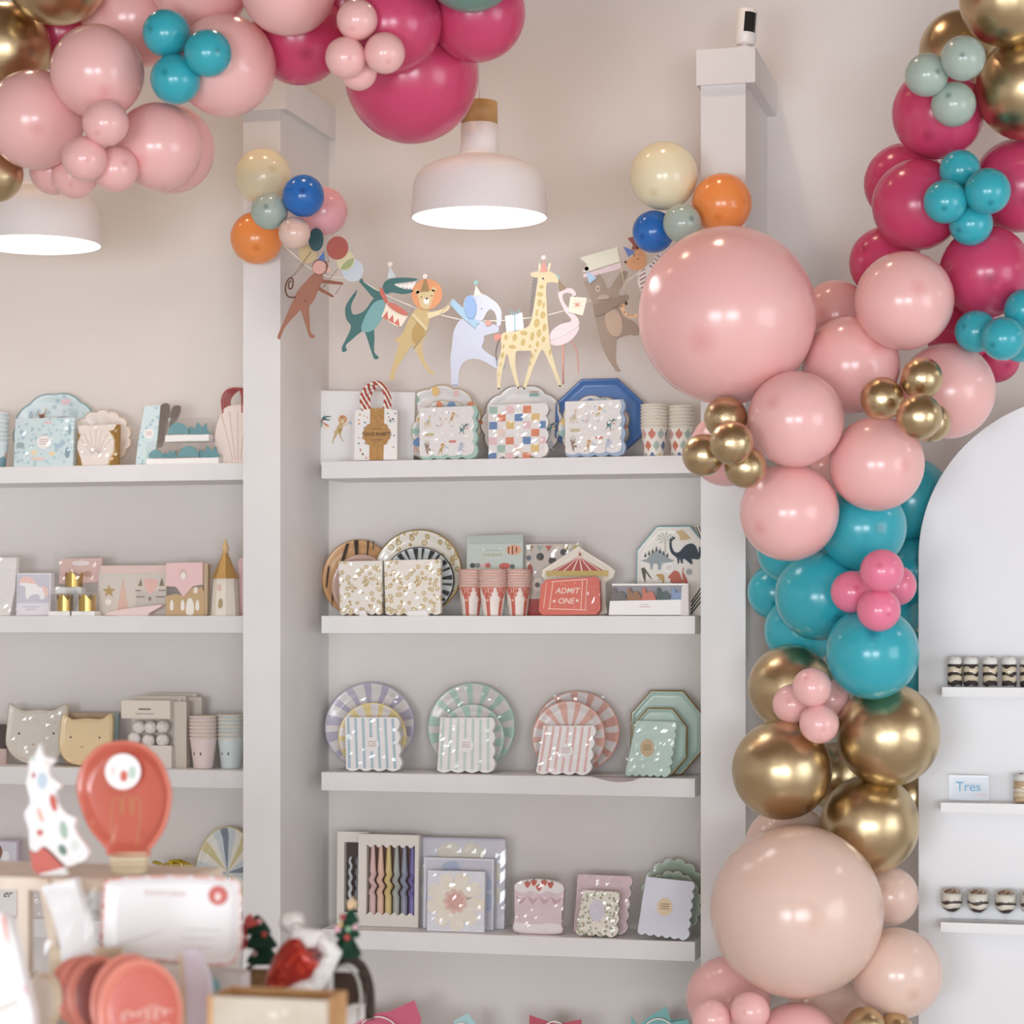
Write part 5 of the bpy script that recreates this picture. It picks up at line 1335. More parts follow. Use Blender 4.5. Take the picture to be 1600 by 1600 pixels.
for k, (a, b) in enumerate(((80, 116), (114, 152))):
    it = It('crown_box', '%s small clear box with a gold paper crown on a white base' % ('left', 'right')[k], 'party pack', (a + b) / 2, 964, YN - .02, Z2)
    it.pr('tray', rect(a, 957, b, 964), -.02, .045, PAPERW)
    crown(it, a + 10, 929, b - 3, 957, 0)
    x0, z0 = it.c((a, 957)); x1, z1 = it.c((b, 926))
    mb = MB(); mb.box(x0, x1, -.0195, .0245, z0, z1); mb.build('clear_lid', CLEAR, it.r)
it = It('castle_banner_box', 'wide beige carton printed with a pink castle and a star', 'box', 209, 963, YM, Z2, .04)
it.pr('carton', rect(157, 893, 263, 963), -.02, .022, M('#d7cec4', .5))
it.pr('lid', rect(160, 885, 263, 897), -.021, .023, M('#e4c9bf', .5))
it.prints('castle_print', [(star(174, 925, 11), M('#b99a5e')), ([(196, 903), (205, 955), (187, 955)], M('#dfb9a6')), (rect(216, 925, 262, 962), M('#c9c4bc')), (smooth([(228, 907), (250, 907), (246, 922), (238, 930), (231, 922)], 2), M('#e6b8ae')), ([(224, 905), (226, 917), (219, 917)], M('#8d7c62')), ([(256, 903), (260, 917), (252, 917)], M('#8d7c62')), (rect(236, 934, 240, 940), M('#8a8174')), (rect(215, 923, 224, 925), M('#8a8174')), (rect(251, 923, 262, 925), M('#8a8174')), (rect(217, 933, 230, 935), M('#8a8174')), (rect(247, 933, 262, 935), M('#8a8174')), (circ(173, 942, 5, n=12), M('#efe9e2'))], -.0206)
it = It('pink_napkins', 'flat pink paper lying in front of the castle carton', 'napkins', 205, 964, YN - .035, Z2)
it.pr('paper', smooth([(164, 963), (180, 956), (205, 952), (248, 947), (250, 950), (232, 960), (228, 964)], 2), 0, .03, M('#e9cfcd', .5))
it = It('castle_bag_pack', 'gold castle-shaped treat box with a pink card top', 'box', 293, 962, YN, Z2, .04)
it.pr('castle', [(262, 962), (262, 932), (268, 930), (276, 928), (284, 930), (290, 930), (300, 914), (308, 922), (318, 916), (322, 930), (322, 962)], -.014, .014, M('#c8a876', .5))
it.pr('card_top', [(262, 880), (319, 879), (319, 914), (304, 916), (290, 933), (278, 917), (262, 916)], -.018, .004, M('#ebc3c3', .5))
it.pr('side', [(319, 880), (326, 882), (326, 960), (322, 962)], -.012, .02, M('#c4a985', .5))
it.prints('castle_print', [(smooth([(x - 2.6, 953), (x - 2.6, 942), (x, 937), (x + 2.6, 942), (x + 2.6, 953)], 2), M('#f3ece2')) for x in (271, 288, 311)] + [(smooth([(294, 960), (294, 942), (299, 934), (305, 942), (305, 960)], 2), M('#f3ece2')), (rect(305, 918, 311, 927), M('#efe4d6'))], -.0144)
it.prints('crest', [(circ(289, 897, 6, 8, 16), M('#d9b8ac')), (circ(289, 900, 4, 6, 14), M('#f1e8e4'))], -.0184)
it = It('tower_box', 'cream paper tower with a gold cone roof next to the pillar', 'box', 352, 963, YN, Z2, 0)
s = it.sz
mb = MB()
def tower_loop(zpx, r0): return [(r0 * s * math.cos(2 * PI * i / 8 + .39), r0 * s * math.sin(2 * PI * i / 8 + .39), zpx * s) for i in range(8)]
mb.rings([tower_loop(0, 22), tower_loop(60, 18)]); mb.build('tower', M('#ece4d4', .5), it.r)
mb = MB(); mb.rings([tower_loop(58, 21), tower_loop(98, 4), tower_loop(100, 1)]); mb.build('roof', M('#c19a5c', .4, .5), it.r)
mb = MB(); mb.rings([tower_loop(96, 3), tower_loop(104, 6), tower_loop(120, 1)]); mb.build('finial', M('#dcb87a', .5), it.r)
it.pr('window', smooth([(349, 950), (349, 940), (352, 936), (355, 940), (354, 950)], 2), -20.9 * s, .001, M('#b79c66', .5))
it.pr('window', rect(346, 914, 352, 924), -19.2 * s, .001, M('#e3bdb6', .5))
it = It('pink_treat_bag', 'pink paper treat bag half hidden behind the pillar', 'gift bag', 384, 962, YM, Z2, .05)
it.pr('bag', smooth([(372, 878), (382, 872), (410, 880), (410, 962), (364, 962), (376, 930)], 2), -.01, .012, M('#e8c4c4', .5))
# shelf 3
it = It('dark_box', 'dark photo carton with pink base at the left edge of the third shelf', 'box', -2, 1200, YM, Z3, .04)
it.pr('carton', rect(-25, 1138, 10, 1176), -.012, .02, M('#4b3c38', .4)); it.pr('base_card', rect(-25, 1176, 12, 1202), -.012, .02, M('#c9aea6', .5))
def cat(label, pts, cx, cy, Y, col, rim):
    it = plate('cat_plate', label, pts, cx, cy, Y, Z3, [M(rim, .4), M(col, .35, coat=.4), M(col, .35, coat=.4)], .1, inner=.88, depth=.006, n_under=1)
    return it
c1 = smooth([(12, 1110), (16, 1108), (34, 1118), (60, 1116), (82, 1117), (98, 1108), (104, 1110), (104, 1135), (103, 1170), (88, 1194), (56, 1202), (28, 1194), (10, 1172), (10, 1145)], 3)
it = cat('silver cat-face paper plate on the third shelf of the left bay', c1, 57, 1158, YM, '#dcd5c8', '#cbb998')
it.prints('cat_face', [(circ(29, 1154, 1.8, n=10), M('#3a3633')), (circ(83, 1153, 1.8, n=10), M('#3a3633')), (circ(52, 1171, 2.4, 1.4, 10), M('#c39d8e'))], -.0065)
it.wrap(8, 1108, 106, 1200, -.017, .01)
it = It('teal_card_pack', 'beige carton with teal edge behind the gold cat plate', 'box', 146, 1203, YM + .03, Z3, .04)
it.pr('carton', rect(104, 1122, 180, 1203), -.012, .012, M('#b99a78', .5)); it.pr('edge', rect(177, 1122, 186, 1203), -.013, .014, M('#a9c0bf', .5))
c2 = smooth([(96, 1128), (101, 1125), (112, 1133), (135, 1131), (158, 1132), (170, 1124), (175, 1126), (176, 1150), (174, 1180), (158, 1202), (135, 1206), (108, 1200), (94, 1180), (94, 1150)], 3)
it = cat('gold cat-face paper plate next to the silver one', c2, 135, 1167, YN + .01, '#e2c795', '#c5a468')
it.prints('cat_face', [(circ(110, 1161, 1.6, n=10), M('#3a3633')), (circ(155, 1161, 1.6, n=10), M('#3a3633')), (circ(128, 1176, 2.4, 1.3, 10), M('#b98c6c'))], -.0065)
for k, (dx, dy, Y, nm) in enumerate(((0, 0, YN + .015, 'front'), (24, -5, YM + .035, 'rear'))):
    it = It('pompom_garland_pack', '%s cream carton of white felt balls' % nm, 'party pack', 236 + dx, 1203, Y, Z3)
    it.pr('back_card', rect(200 + dx, 1095 + dy, 278 + dx, 1203), .026, .004, M('#d8cfc3', .55))
    it.pr('top_panel', rect(196 + dx, 1098 + dy, 272 + dx, 1126 + dy), -.03, .055, M('#ded4c6', .55))
    it.pr('bottom_panel', rect(226 + dx, 1168, 274 + dx, 1203), -.03, .055, M('#e2dad0', .55))
    it.pr('side_panel', rect(272 + dx, 1100 + dy, 291 + dx, 1203), .0, .026, M('#d3c9bc', .55))
    if k == 0:
        it.prints('caption', [(rect(218, 1118, 247, 1119.2), M('#a0968a')), (rect(223, 1110, 242, 1113), M('#8a8076'))], -.0305)
    for (x, y) in ((219, 1140), (237, 1140), (256, 1139), (212, 1158), (234, 1161), (256, 1160), (206, 1178), (220, 1186)):
        mb = MB(); cx_, cz_ = it.c((x + dx, y + dy)); mb.ball((cx_, -.008, cz_), 10.5 * it.sz, 16, 10)
        mb.build('felt_ball', noisy('felt_%d' % k, '#e6e2de', '#d9d4d0', 120, .95, bump=.4) if (x == 219) else bpy.data.materials['felt_%d' % k], it.r, sm=True)
CATP = (lambda a, q: 1 if (abs(a - .15) < .07 or abs(a + .5) < .07) and .46 < q < .54 else 0, [M('#3a3633')])
cup_stack(318, YN + .01, Z3, 1207, 1160, 1126, 30, 43, 7, M('#e8d2cf', .5), M('#e6dac8', .45), 'the pale pink cat-face cup stack', 'pastel cups', CATP)
cup_stack(361, YN + .03, Z3, 1207, 1160, 1124, 30, 41, 7, M('#cddcdc', .5), M('#e6dac8', .45), 'the pale blue cat-face cup stack beside the pillar', 'pastel cups', CATP)
# shelf 4
it = It('picture_box', 'small lilac picture carton at the left edge of the fourth shelf', 'box', 10, 1440, YM, Z4, .04)
it.pr('carton', rect(-20, 1326, 31, 1440), -.015, .02, M('#b9a9b8', .5)); it.pr('picture', rect(-18, 1329, 28, 1368), -.0165, .0014, M('#d6d3dd', .4))
it.prints('print', [(circ(0, 1345, 6, 11, 14), M('#8c5d45')), (circ(11, 1352, 6, 9, 14), M('#f0eef0'))], -.017)
it = It('script_sign', 'white card with black script lettering on the fourth shelf at the left', 'sign', 8, 1440, YN, Z4, .04)
it.pr('card', rect(-30, 1382, 26, 1440), -.004, .004, PAPERW); it.text('lettering', 'er', 11, 1407, 12, -.0045, M('#3a3735'), shear=.5)
it = It('clear_ornament_pack', 'clear film pack with pale ornaments behind the wooden riser', 'party pack', 55, 1441, YN, Z4, .06)
it.pr('contents', smooth([(42, 1400), (52, 1392), (66, 1398), (72, 1420), (74, 1441), (38, 1441)], 3), -.01, .012, M('#d6d0d0', .4, coat=.5)); it.wrap(36, 1388, 80, 1440, -.018, .02, .005)
it = It('gold_bow_pack', 'crumpled gold foil bow on the fourth shelf behind the airmail pack', 'bow', 272, 1441, YM, Z4)
it.pr('card', rect(240, 1372, 305, 1441), 0, .004, CREAM)
for k in range(9):
    a = k * .7
    x, y = 262 + 16 * math.cos(a) + (k > 4) * 18, 1358 + 8 * math.sin(a) + (k > 4) * 8
    it.tube('foil_loop', smooth([(270, 1362), (x - 6, y - 8), (x + 6, y - 6), (x + 8, y + 4), (272, 1364)], 3, False), -.012 + .003 * (k % 4), 2.2, M('#cbb545', .25, .9), 6)
it = plate('sunburst_plate', 'pale blue and gold sunburst plate beside the pillar on the fourth shelf', circ(352, 1372, 48, 72, 72), 352, 1372, YB - .02, Z4, [M('#d6c389', .4), M('#c9d3d6', .4), M('#e6e2d6', .4), M('#d3c58a', .4), M('#7b8794', .4)], .12, pat=lambda k, i, N: None if k < 2 else (1, 2, 3, 2, 1, 4)[int(i / N * 24) % 6])

# ------------------------------------------------------------------ arched board with dessert ledges
YA = 5.93
bx = P(1435, 900, YA).x
sA = SCL(1560, YA)
R = .405
zc = P(1560, 870, YA).z
t = empty('arched_board', (bx + R, YA, 0)); tag(t, 'white arched display board with dessert ledges at the right', 'display board')
pts = [(-R, 0)] + [(-R * math.cos(a), zc + R * math.sin(a)) for a in [PI * i / 48 for i in range(49)]] + [(R, 0)]
mb = MB(); mb.prism(pts, 0, .02); o = mb.build('panel', M('#e3e3e5', .45), t)
bv = o.modifiers.new('edge', 'BEVEL'); bv.width = .001; bv.segments = 1
LED = []
for k, (px, py) in enumerate(((1472, 1073.5), (1470, 1254), (1470, 1441))):
    q = P(px, py, YA - .09)
    LED.append(q.z)
    mb = MB(); mb.box(q.x - t.location.x, R - .08, -.09, 0, q.z - .024, q.z); mb.build('ledge', SHELFW, t)
def wob(r, z, n, ph, amp, s=1):
    return [(r * math.cos(2 * PI * i / n), r * math.sin(2 * PI * i / n), z + amp * math.sin(2 * PI * i / n * 3 + ph) + amp * .6 * math.sin(2 * PI * i / n * 5 + 2 * ph)) for i in range(n)]
CH, CRM, TAN = M('#241411', .7), M('#ece2d2', .6), M('#d3b183', .7)
CRM2 = noisy('sponge_cream', '#e4d6c0', '#d5c3a4', 60, .7)
rnd = random.Random(5)
def layer(name, t, r, z0, z1, m, ph, amp=.0025):
    mb = MB(); mb.rings([wob(r, z0, 20, ph, amp), wob(r, z1, 20, ph + 1, amp)])
    return mb.build(name, m, t, sm=True)
def shot(px, label, r, h, z, tall=True, tan=False):
    x = P(px, 1000, YA - .05).x
    t = empty('dessert_shot', (x, YA - .05, z + .0005)); tag(t, label, 'dessert', 'layered desserts in small glasses')
    mb = MB(); mb.lathe([(r * .94, 0), (r, h), (r - .0015, h), (r * .94 - .0015, .003)], 28, cap1=False)
    mb.build('glass', GLASS, t, sm=True)
    ph = rnd.uniform(0, 6); q = r * .92
    ms = [('cake_layer', TAN if tan else CH, 0, .15), ('cream_layer', CRM2, .15, .34), ('cake_layer', CRM if tan else CH, .34, .45), ('cream_layer', TAN if tan else CRM2, .45, .64), ('cake_layer', TAN if tan else CH, .64, .75)]
    for k, (nm, m, a, b) in enumerate(ms):
        layer(nm, t, q, .004 + h * .93 * a, .004 + h * .93 * b, m, ph + k)
    mb = MB(); mb.lathe([(q, .004 + h * .69), (q * 1.02, h * .86), (q * .85, h * .96), (q * .4, h * 1.0), (.001, h * 1.01)], 24); mb.build('whipped_cream', M('#f3ede6', .6), t, sm=True)
    mb = MB(); mb.ball((rnd.uniform(-.2, .2) * r, -r * .35, h * .975), (r * .3, r * .2, r * .1), 10, 6); mb.build('cherry_slice' if not tan else 'coffee_bean', M('#9c2a25' if not tan else '#3b241a', .4), t, sm=True)
s_ = SCL(1540, YA - .05)[1]
for k, px in enumerate((1492, 1517, 1547, 1577, 1605)):
    shot(px, ('%s dark layered dessert in a glass on the upper ledge' % ('leftmost', 'second', 'third', 'fourth', 'fifth')[k]), 12.3 * s_, 47 * s_, LED[0])
shot(1599, 'tan layered dessert glass on the middle ledge at the right edge', 16.5 * s_, 46 * s_, LED[1], tan=True)
BRN = M('#3f2416', .6)
def goblet(px, label):
    x = P(px, 1400, YA - .05).x; s = s_
    t = empty('dessert_goblet', (x, YA - .05, LED[2] + .0005)); tag(t, label, 'dessert', 'layered desserts in footed glasses')
    mb = MB(); mb.lathe([(11 * s, 0), (10 * s, 1.2 * s), (2.4 * s, 3 * s), (2.2 * s, 8 * s), (8 * s, 13 * s), (15 * s, 19 * s), (17.2 * s, 26 * s), (17.6 * s, 51 * s), (17 * s, 51 * s), (16.6 * s, 26 * s), (14 * s, 19.6 * s), (7 * s, 14 * s), (.5 * s, 12 * s)], 28, cap1=False)
    mb.build('glass', GLASS, t, sm=True)
    ph = rnd.uniform(0, 6)
    mb = MB(); mb.rings([wob(6.5 * s, 14.3 * s, 20, ph, .0004), wob(13 * s, 19.6 * s, 20, ph, .001), wob(14.8 * s, 21 * s, 20, ph + 1, .0012)]); mb.build('chocolate_base', BRN, t, sm=True)
    mb = MB(); mb.rings([wob(14.8 * s, 20.5 * s, 20, ph + 1, .0012), wob(16 * s, 26 * s, 20, ph, .001), wob(16 * s, 29 * s, 20, ph + 2, .002)]); mb.build('cream_layer', CRM, t, sm=True)
    layer('chocolate_layer', t, 16.1 * s, 27.5 * s, 32 * s, BRN, ph + 2, .002)
    layer('cream_layer', t, 16.1 * s, 31 * s, 43 * s, CRM, ph + 3, .001)
    for k in range(12):
        a, rr = k * 2.4, 13.5 * s * math.sqrt((k + .5) / 12)
        mb = MB(); mb.tube([(rr * math.cos(a) - 3.5 * s * math.cos(k), rr * math.sin(a) - 3 * s * math.sin(k), (43.5 + (k % 3) * 2) * s), (rr * math.cos(a), rr * math.sin(a), (46 + (k % 4)) * s), (rr * math.cos(a) + 3.5 * s * math.cos(k), rr * math.sin(a) + 3 * s * math.sin(k), (44.5 + (k % 2) * 3) * s)], 1.5 * s, 5)
        mb.build('shaving', (M('#dcc4a2', .6), M('#8a5a38', .6), M('#c9a67c', .6))[k % 3], t, sm=True)
for k, px in enumerate((1487, 1528, 1571, 1611)):
    goblet(px, '%s footed glass of cream dessert with chocolate shavings on the lower ledge' % ('leftmost', 'second', 'third', 'rightmost')[k])
it = It('acrylic_sign', 'small clear acrylic sign with blue and pink lettering on the middle ledge', 'sign', 1514, 1255, YA - .045, LED[1])
it.pr('acrylic', rect(1483, 1214, 1545, 1254), -.001, .003, clear_mat('acrylic', .9, '#f1f2f4', .1, 1.3, .02))
it.pr('top_edge', rect(1483, 1214, 1543, 1216), -.0012, .0034, M('#fafafa', .3))
it.text('lettering', 'Tres', 1513, 1232, 15, -.0016, M('#6fb6d8'), bold=.0003)
it.text('lettering', 'leches', 1532, 1244, 5, -.0016, M('#e9b9b4'), shear=.3)

# ------------------------------------------------------------------ foreground display table
ZT = .90
PINE = noisy('pale_wood', '#efe0d0', '#e4d0bb', 14, .5, (1, 1, .2))
xa, xb = -2.6, P(572, 900, 3.72).x
t = empty('display_table', ((xa + xb) / 2, 3.3, 0)); tag(t, 'white display table in the left foreground', 'table')
h = (xb - xa) / 2
mb = MB(); mb.box(-h, h, -.45, .45, ZT - .035, ZT); mb.build('tabletop', M('#ece7e3', .4), t)
for sx_ in (-1, 1):
    for sy_ in (-1, 1):
        mb = MB(); mb.box(sx_ * (h - .06) - .03, sx_ * (h - .06) + .03, sy_ * .38 - .03, sy_ * .38 + .03, 0, ZT - .035); mb.build('leg', M('#e4dfdb', .5), t)
# wooden riser
YRF, YRB = 3.5, 3.73
q0, q1 = P(-150, 1378, YRF), P(268, 1378, YRF)
t = empty('wooden_riser', ((q0.x + q1.x) / 2, (YRF + YRB) / 2, ZT)); tag(t, 'pale wooden tabletop riser carrying the bulb plate', 'riser')
h = (q1.x - q0.x) / 2; zr = P(60, 1372, YRF).z - ZT
mb = MB(); mb.box(-h, h, -.115, .115, zr - .02, zr); mb.build('top_board', PINE, t)
def pxx(px): return P(px, 900, YRF).x - t.location.x
for px in (-120, 35, 250):
    mb = MB(); mb.box(pxx(px - 9), pxx(px + 9), -.115, -.095, 0, zr - .02); mb.build('post', PINE, t)
    mb = MB(); mb.box(pxx(px - 9), pxx(px + 9), .095, .115, 0, zr - .02); mb.build('post', PINE, t)
mb = MB(); mb.box(-h, h, -.112, -.098, .01, .035); mb.build('rail', PINE, t)
mb = MB(); mb.rings([[(pxx(98), -.13, .0), (pxx(112), -.13, .0), (pxx(112), -.118, .0), (pxx(98), -.118, .0)], [(pxx(66), -.13, zr), (pxx(80), -.13, zr), (pxx(80), -.118, zr), (pxx(66), -.118, zr)]]); mb.build('brace', PINE, t)
ZR = ZT + zr
# bulb plate
RED = M('#c34a29', .3, coat=.5)
bulb = smooth([(194, 1157), (222, 1163), (247, 1184), (262, 1215), (267, 1245), (260, 1285), (246, 1312), (235, 1327), (232, 1336), (174, 1336), (168, 1325), (142, 1295), (126, 1258), (120, 1230), (128, 1195), (148, 1170), (168, 1160)], 4)
it = It('bulb_plate', 'red light-bulb-shaped plate pack with a round white sticker', 'plate', 196, 1366, 3.58, ZR, .06)
it.dish('plate', bulb, -.012, .012, [M('#d9694c', .4), RED, RED], 194, 1248, .8, .96)
it.dish('plate', bulb, -.007, .012, [M('#d9694c', .4), RED, RED], 194, 1248, .8, .96)
it.pr('gold_cap', [(175, 1333), (233, 1330), (231, 1360), (222, 1366), (186, 1366), (178, 1360)], -.012, .012, M('#d6c3a0', .4))
for k in range(3): it.pr('cap_thread', [(176, 1338 + 8 * k), (232, 1335 + 8 * k), (232, 1337 + 8 * k), (176, 1340 + 8 * k)], -.013, .001, M('#b49a68', .4))
st_ = it.disc('sticker', 193, 1205, 28, -.0135, .001, M('#f2efee', .45))
it.prints('sticker_print', [(circ(208, 1206, 6, 10, 16), M('#b9d0c0')), (circ(195, 1212, 6, 9, 16), M('#cf5a3f')), (circ(178, 1204, 4, 7, 14), M('#eed6d6'))], -.0138, parent=st_)
it.tube('filament', smooth([(175, 1325), (173, 1290), (173, 1252), (185, 1248), (187, 1268), (190, 1268), (190, 1244), (200, 1243), (202, 1268), (206, 1268), (206, 1247), (217, 1250), (216, 1290), (212, 1322)], 3, False), -.0005, .7, M('#c39a4c', .4))
# tree plate
tree = smooth([(62, 1176), (66, 1190), (72, 1198), (88, 1200), (78, 1212), (80, 1228), (98, 1240), (88, 1252), (92, 1268), (106, 1285), (122, 1292), (118, 1304), (128, 1322), (142, 1340), (138, 1355), (122, 1362), (108, 1366), (88, 1346), (72, 1336), (60, 1346), (50, 1338), (48, 1310), (40, 1286), (50, 1268), (42, 1240), (46, 1222), (46, 1204), (55, 1198)], 2)
it = It('tree_plate', 'white tree-shaped plate pack printed with coloured bulbs', 'plate', 92, 1382, 3.54, ZR, .05)
it.pr('plate', tree, -.012, .012, M('#f1efef', .35, coat=.5))
it.pr('trunk', [(50, 1342), (60, 1348), (70, 1337), (104, 1368), (64, 1380), (56, 1372)], -.013, .012, M('#cf5b4a', .45))
it.pr('foot', [(64, 1380), (104, 1367), (110, 1380), (68, 1382)], -.011, .010, PAPERW)
it.prints('bulb_print', [(circ(x, y, a, b, 16, r_), M(c)) for x, y, a, b, r_, c in ((68, 1234, 8, 13, 0, '#bccfdc'), (86, 1268, 5, 14, -.25, '#cd4f3c'), (54, 1226, 2.5, 5, 0, '#b8536a'), (66, 1288, 3.5, 12, -.4, '#e9b5a4'), (66, 1315, 5, 5, 0, '#cf5a48'), (103, 1310, 6, 14, -.2, '#a5c0ad'), (102, 1341, 6, 9, -.5, '#6f8a7c'), (121, 1334, 7, 9, 0, '#dde3de'), (76, 1206, 5, 4, 0, '#f0d9d0'), (52, 1200, 4, 4, 0, '#c9d6d2'))], -.0125)
it = It('white_cello_pack', 'white cellophane pack leaning on the riser below the tree plate', 'party pack', 110, None, 3.40, ZT, .03)
it.pr('pack', [(66, 1386), (118, 1372), (136, 1430), (150, 1492), (154, 1600), (104, 1600), (98, 1480), (84, 1430)], -.012, .02, M('#eeecec', .4, coat=.4))
it.wrap(68, 1380, 150, 1560, -.022, .03, .003, k=8)
# airmail card pack
pc = smooth([(172, 1376), (270, 1368), (360, 1370), (376, 1382), (379, 1440), (378, 1480), (366, 1502), (320, 1505), (240, 1500), (170, 1502), (160, 1485), (160, 1440), (162, 1395)], 3)
it = It('airmail_plate', 'large white postcard-shaped plate with striped airmail edge and red postmark', 'plate', 270, 1505, 3.44, None, .06)
POST = M('#efeeee', .4, coat=.4)
it.dish('plate', pc, -.012, .008, [POST, POST, POST], 270, 1436, .86, .97)
mb_ = []
for k in range(46):
    a = 2 * PI * k / 46
    i = int(k / 46 * len(pc)); x, y = pc[i]; x2, y2 = pc[(i + 1) % len(pc)]
    cx_, cy_ = 270, 1436
    mb_.append(([(x, y), (x2 * .6 + x * .4, y2 * .6 + y * .4), (cx_ + (x2 - cx_) * .965, cy_ + (y2 - cy_) * .95), (cx_ + (x - cx_) * .965 + 2, cy_ + (y - cy_) * .95)], M('#d98377' if k % 2 else '#e3a79b')))
it.prints('airmail_edge', mb_, -.0128)
it.text('lettering', 'POSTCARD', 258, 1397, 8, -.0055, M('#d2a09a'), space=1.3)
pm = it.disc('postmark', 340, 1397, 15, -.006, .001, M('#cb5348', .45)); it.prints('postmark_print', [(circ(340, 1399, 4.5, 6, 16), M('#f0d8d2'))], -.0064, parent=pm)
it.prints('writing', [(rect(286, 1450 + 14 * k, 345 - 6 * k, 1451.6 + 14 * k), M('#d9cfcf')) for k in range(3)] + [([(185 + 14 * k, 1480 - 5 * k), (197 + 14 * k, 1474 - 5 * k), (197 + 14 * k, 1476 - 5 * k), (185 + 14 * k, 1482 - 5 * k)], M('#d6cccc')) for k in range(5)], -.0055)
q = P(270, 1505, 3.44)
t = empty('display_block', (q.x, 3.44, ZT)); tag(t, 'white block raising the postcard plate behind the red plates', 'display stand')
mb = MB(); mb.box(-.09, .05, -.03, .03, 0, q.z - ZT - .0005); mb.build('block', M('#e9e4df', .5), t)
# round red plates standing in a rack
def round_plate(cx, cy, rx, ry, Y, label, script=False, col='#c9503a', rim='#dd7a62'):
    it = It('round_plate', label, 'plate', cx, cy + ry, Y, ZT, .05, group='round plates on the display table')
    it.dish('plate', circ(cx, cy, rx, ry, 48), -.012, .012, [M(rim, .35), M(rim, .35, coat=.4), M(col, .35, coat=.4)], cx, cy, .82, .96)
    if script:
        w = M('#eeb9aa', .4)
        for row in (1, 2):              # looping white script, too soft to read
            pts = []
            for i in range(46):
                u = i / 45
                pts.append((cx - 40 + 6 * row + (84 - 8 * row) * u + 5 * math.sin(u * 38 + row), cy - 18 + 26 * row - 10 * u - (7 + 5 * math.sin(u * 9 + row * 2)) * math.cos(u * 38 + row)))
            it.tube('script_line', pts, -.0012, 1.7, w)
    return it
def foot_y(px, Y): return 960 + (CZ - ZT) / SCL(px, Y)[1]
spec = [(128, 48, 3.36, 1494, '#b94630', 'rearmost red round plate at the left of the foreground rack'), (140, 48, 3.31, 1492, '#c04a34', 'second red round plate of the rear pair in the foreground rack'),
        (158, 50, 3.26, 1493, '#8f3021', 'dark red round plate just behind the front one'), (206, 62, 3.14, 1490, '#c65039', 'red round plate directly behind the lettered one')]
for cx, rx, Y, top, col, lab in spec:
    b = foot_y(cx, Y)
    round_plate(cx, (top + b) / 2, rx, (b - top) / 2, Y, lab, col=col)
b = foot_y(222, 3.08); round_plate(222, (1498 + b) / 2, 66, (b - 1498) / 2, 3.08, 'front red round plate with white script lettering', True)
b = foot_y(60, 3.4)
for k, (px, Y, nm) in enumerate(((50, 3.3, 'left'), (64, 3.26, 'right'))):
    it = It('cream_plate', '%s thin cream plate seen edge-on beside the red plates' % nm, 'plate', px, foot_y(px, Y), Y, ZT, yaw=1.38)
    bb = foot_y(px, Y); it.dish('plate', circ(px, (1518 + bb) / 2, 44, (bb - 1518) / 2, 40), -.006, .008, [CREAM, M('#ddc9a6', .4), CREAM], px, (1518 + bb) / 2, .8, .96)
it = It('plate_rack', 'cream and gold card box holding the red round plates', 'box', 90, None, 3.30, ZT)
it.pr('back_panel', [(34, 1498), (150, 1492), (150, 1640), (34, 1640)], .098, .006, M('#d9c3a2', .5)) 
it.pr('front_lip', rect(24, 1612, 322, 1640), -.26, .006, M('#efe9e4', .5))
it = It('lilac_card_pack', 'tall lilac card pack right of the red plates', 'party pack', 312, None, 3.22, ZT, .1)
it.pr('pack', [(284, 1488), (306, 1484), (326, 1530), (338, 1600), (330, 1628), (298, 1628), (292, 1560)], -.01, .014, M('#d6cbd6', .45, coat=.3)); it.pr('cream_edge', [(276, 1492), (284, 1488), (292, 1560), (298, 1628), (290, 1628), (282, 1560)], -.008, .012, M('#d9c6a8', .5))
it = It('white_card_pack', 'white paper pack with a red ribbon mark at the lower left corner', 'party pack', 20, None, 3.0, ZT, .08)
it.pr('pack', [(-30, 1420), (4, 1432), (20, 1470), (36, 1530), (52, 1580), (60, 1650), (-30, 1650)], -.01, .02, M('#eeedee', .45, coat=.3))
it.prints('red_mark', [([(-2, 1432), (5, 1434), (10, 1462), (16, 1482), (6, 1464)], M('#d5715c')), ([(36, 1538), (40, 1540), (44, 1552), (42, 1554)], M('#d98a94')), ([(-5, 1578), (30, 1562), (31, 1566), (-5, 1583)], M('#c3b7a5'))], -.0106)
it = It('small_carton', 'small grey carton with a turquoise spot beneath the airmail plate', 'box', 356, None, 3.52, ZT)
it.pr('carton', [(326, 1512), (384, 1518), (384, 1600), (326, 1600)], -.02, .04, M('#dcd6d6', .5)); it.prints('spot', [(circ(340, 1540, 11, 15, 18), M('#8ecbd0'))], -.0204)
it = It('wooden_crate', 'wooden crate with greyed front panel at the bottom edge', 'crate', 436, None, 3.05, ZT)
x0, z1 = it.c((342, 1566)); x1, z1b = it.c((526, 1552))
zt_ = z1b
CR = noisy('crate_face', '#c4b8a8', '#b5a796', 12, .6)
mb = MB(); mb.box(x0 + .008, x1, -.045, -.037, .002, zt_); mb.build('front_panel', CR, it.r)
mb = MB(); mb.box(x0 + .008, x1, .037, .045, .002, zt_); mb.build('back_panel', noisy('crate_wood', '#c89a66', '#b4824e', 12, .6), it.r)
mb = MB(); mb.box(x0, x0 + .008, -.045, .045, .002, zt_); mb.build('side_panel', bpy.data.materials['crate_wood'], it.r)
mb = MB(); mb.box(x1 - .008, x1, -.0365, .0365, .002, zt_); mb.build('side_panel', bpy.data.materials['crate_wood'], it.r)
mb = MB(); mb.box(x0 + .0085, x1 - .0085, -.0365, .0365, .002, .012); mb.build('base_board', bpy.data.materials['crate_wood'], it.r)
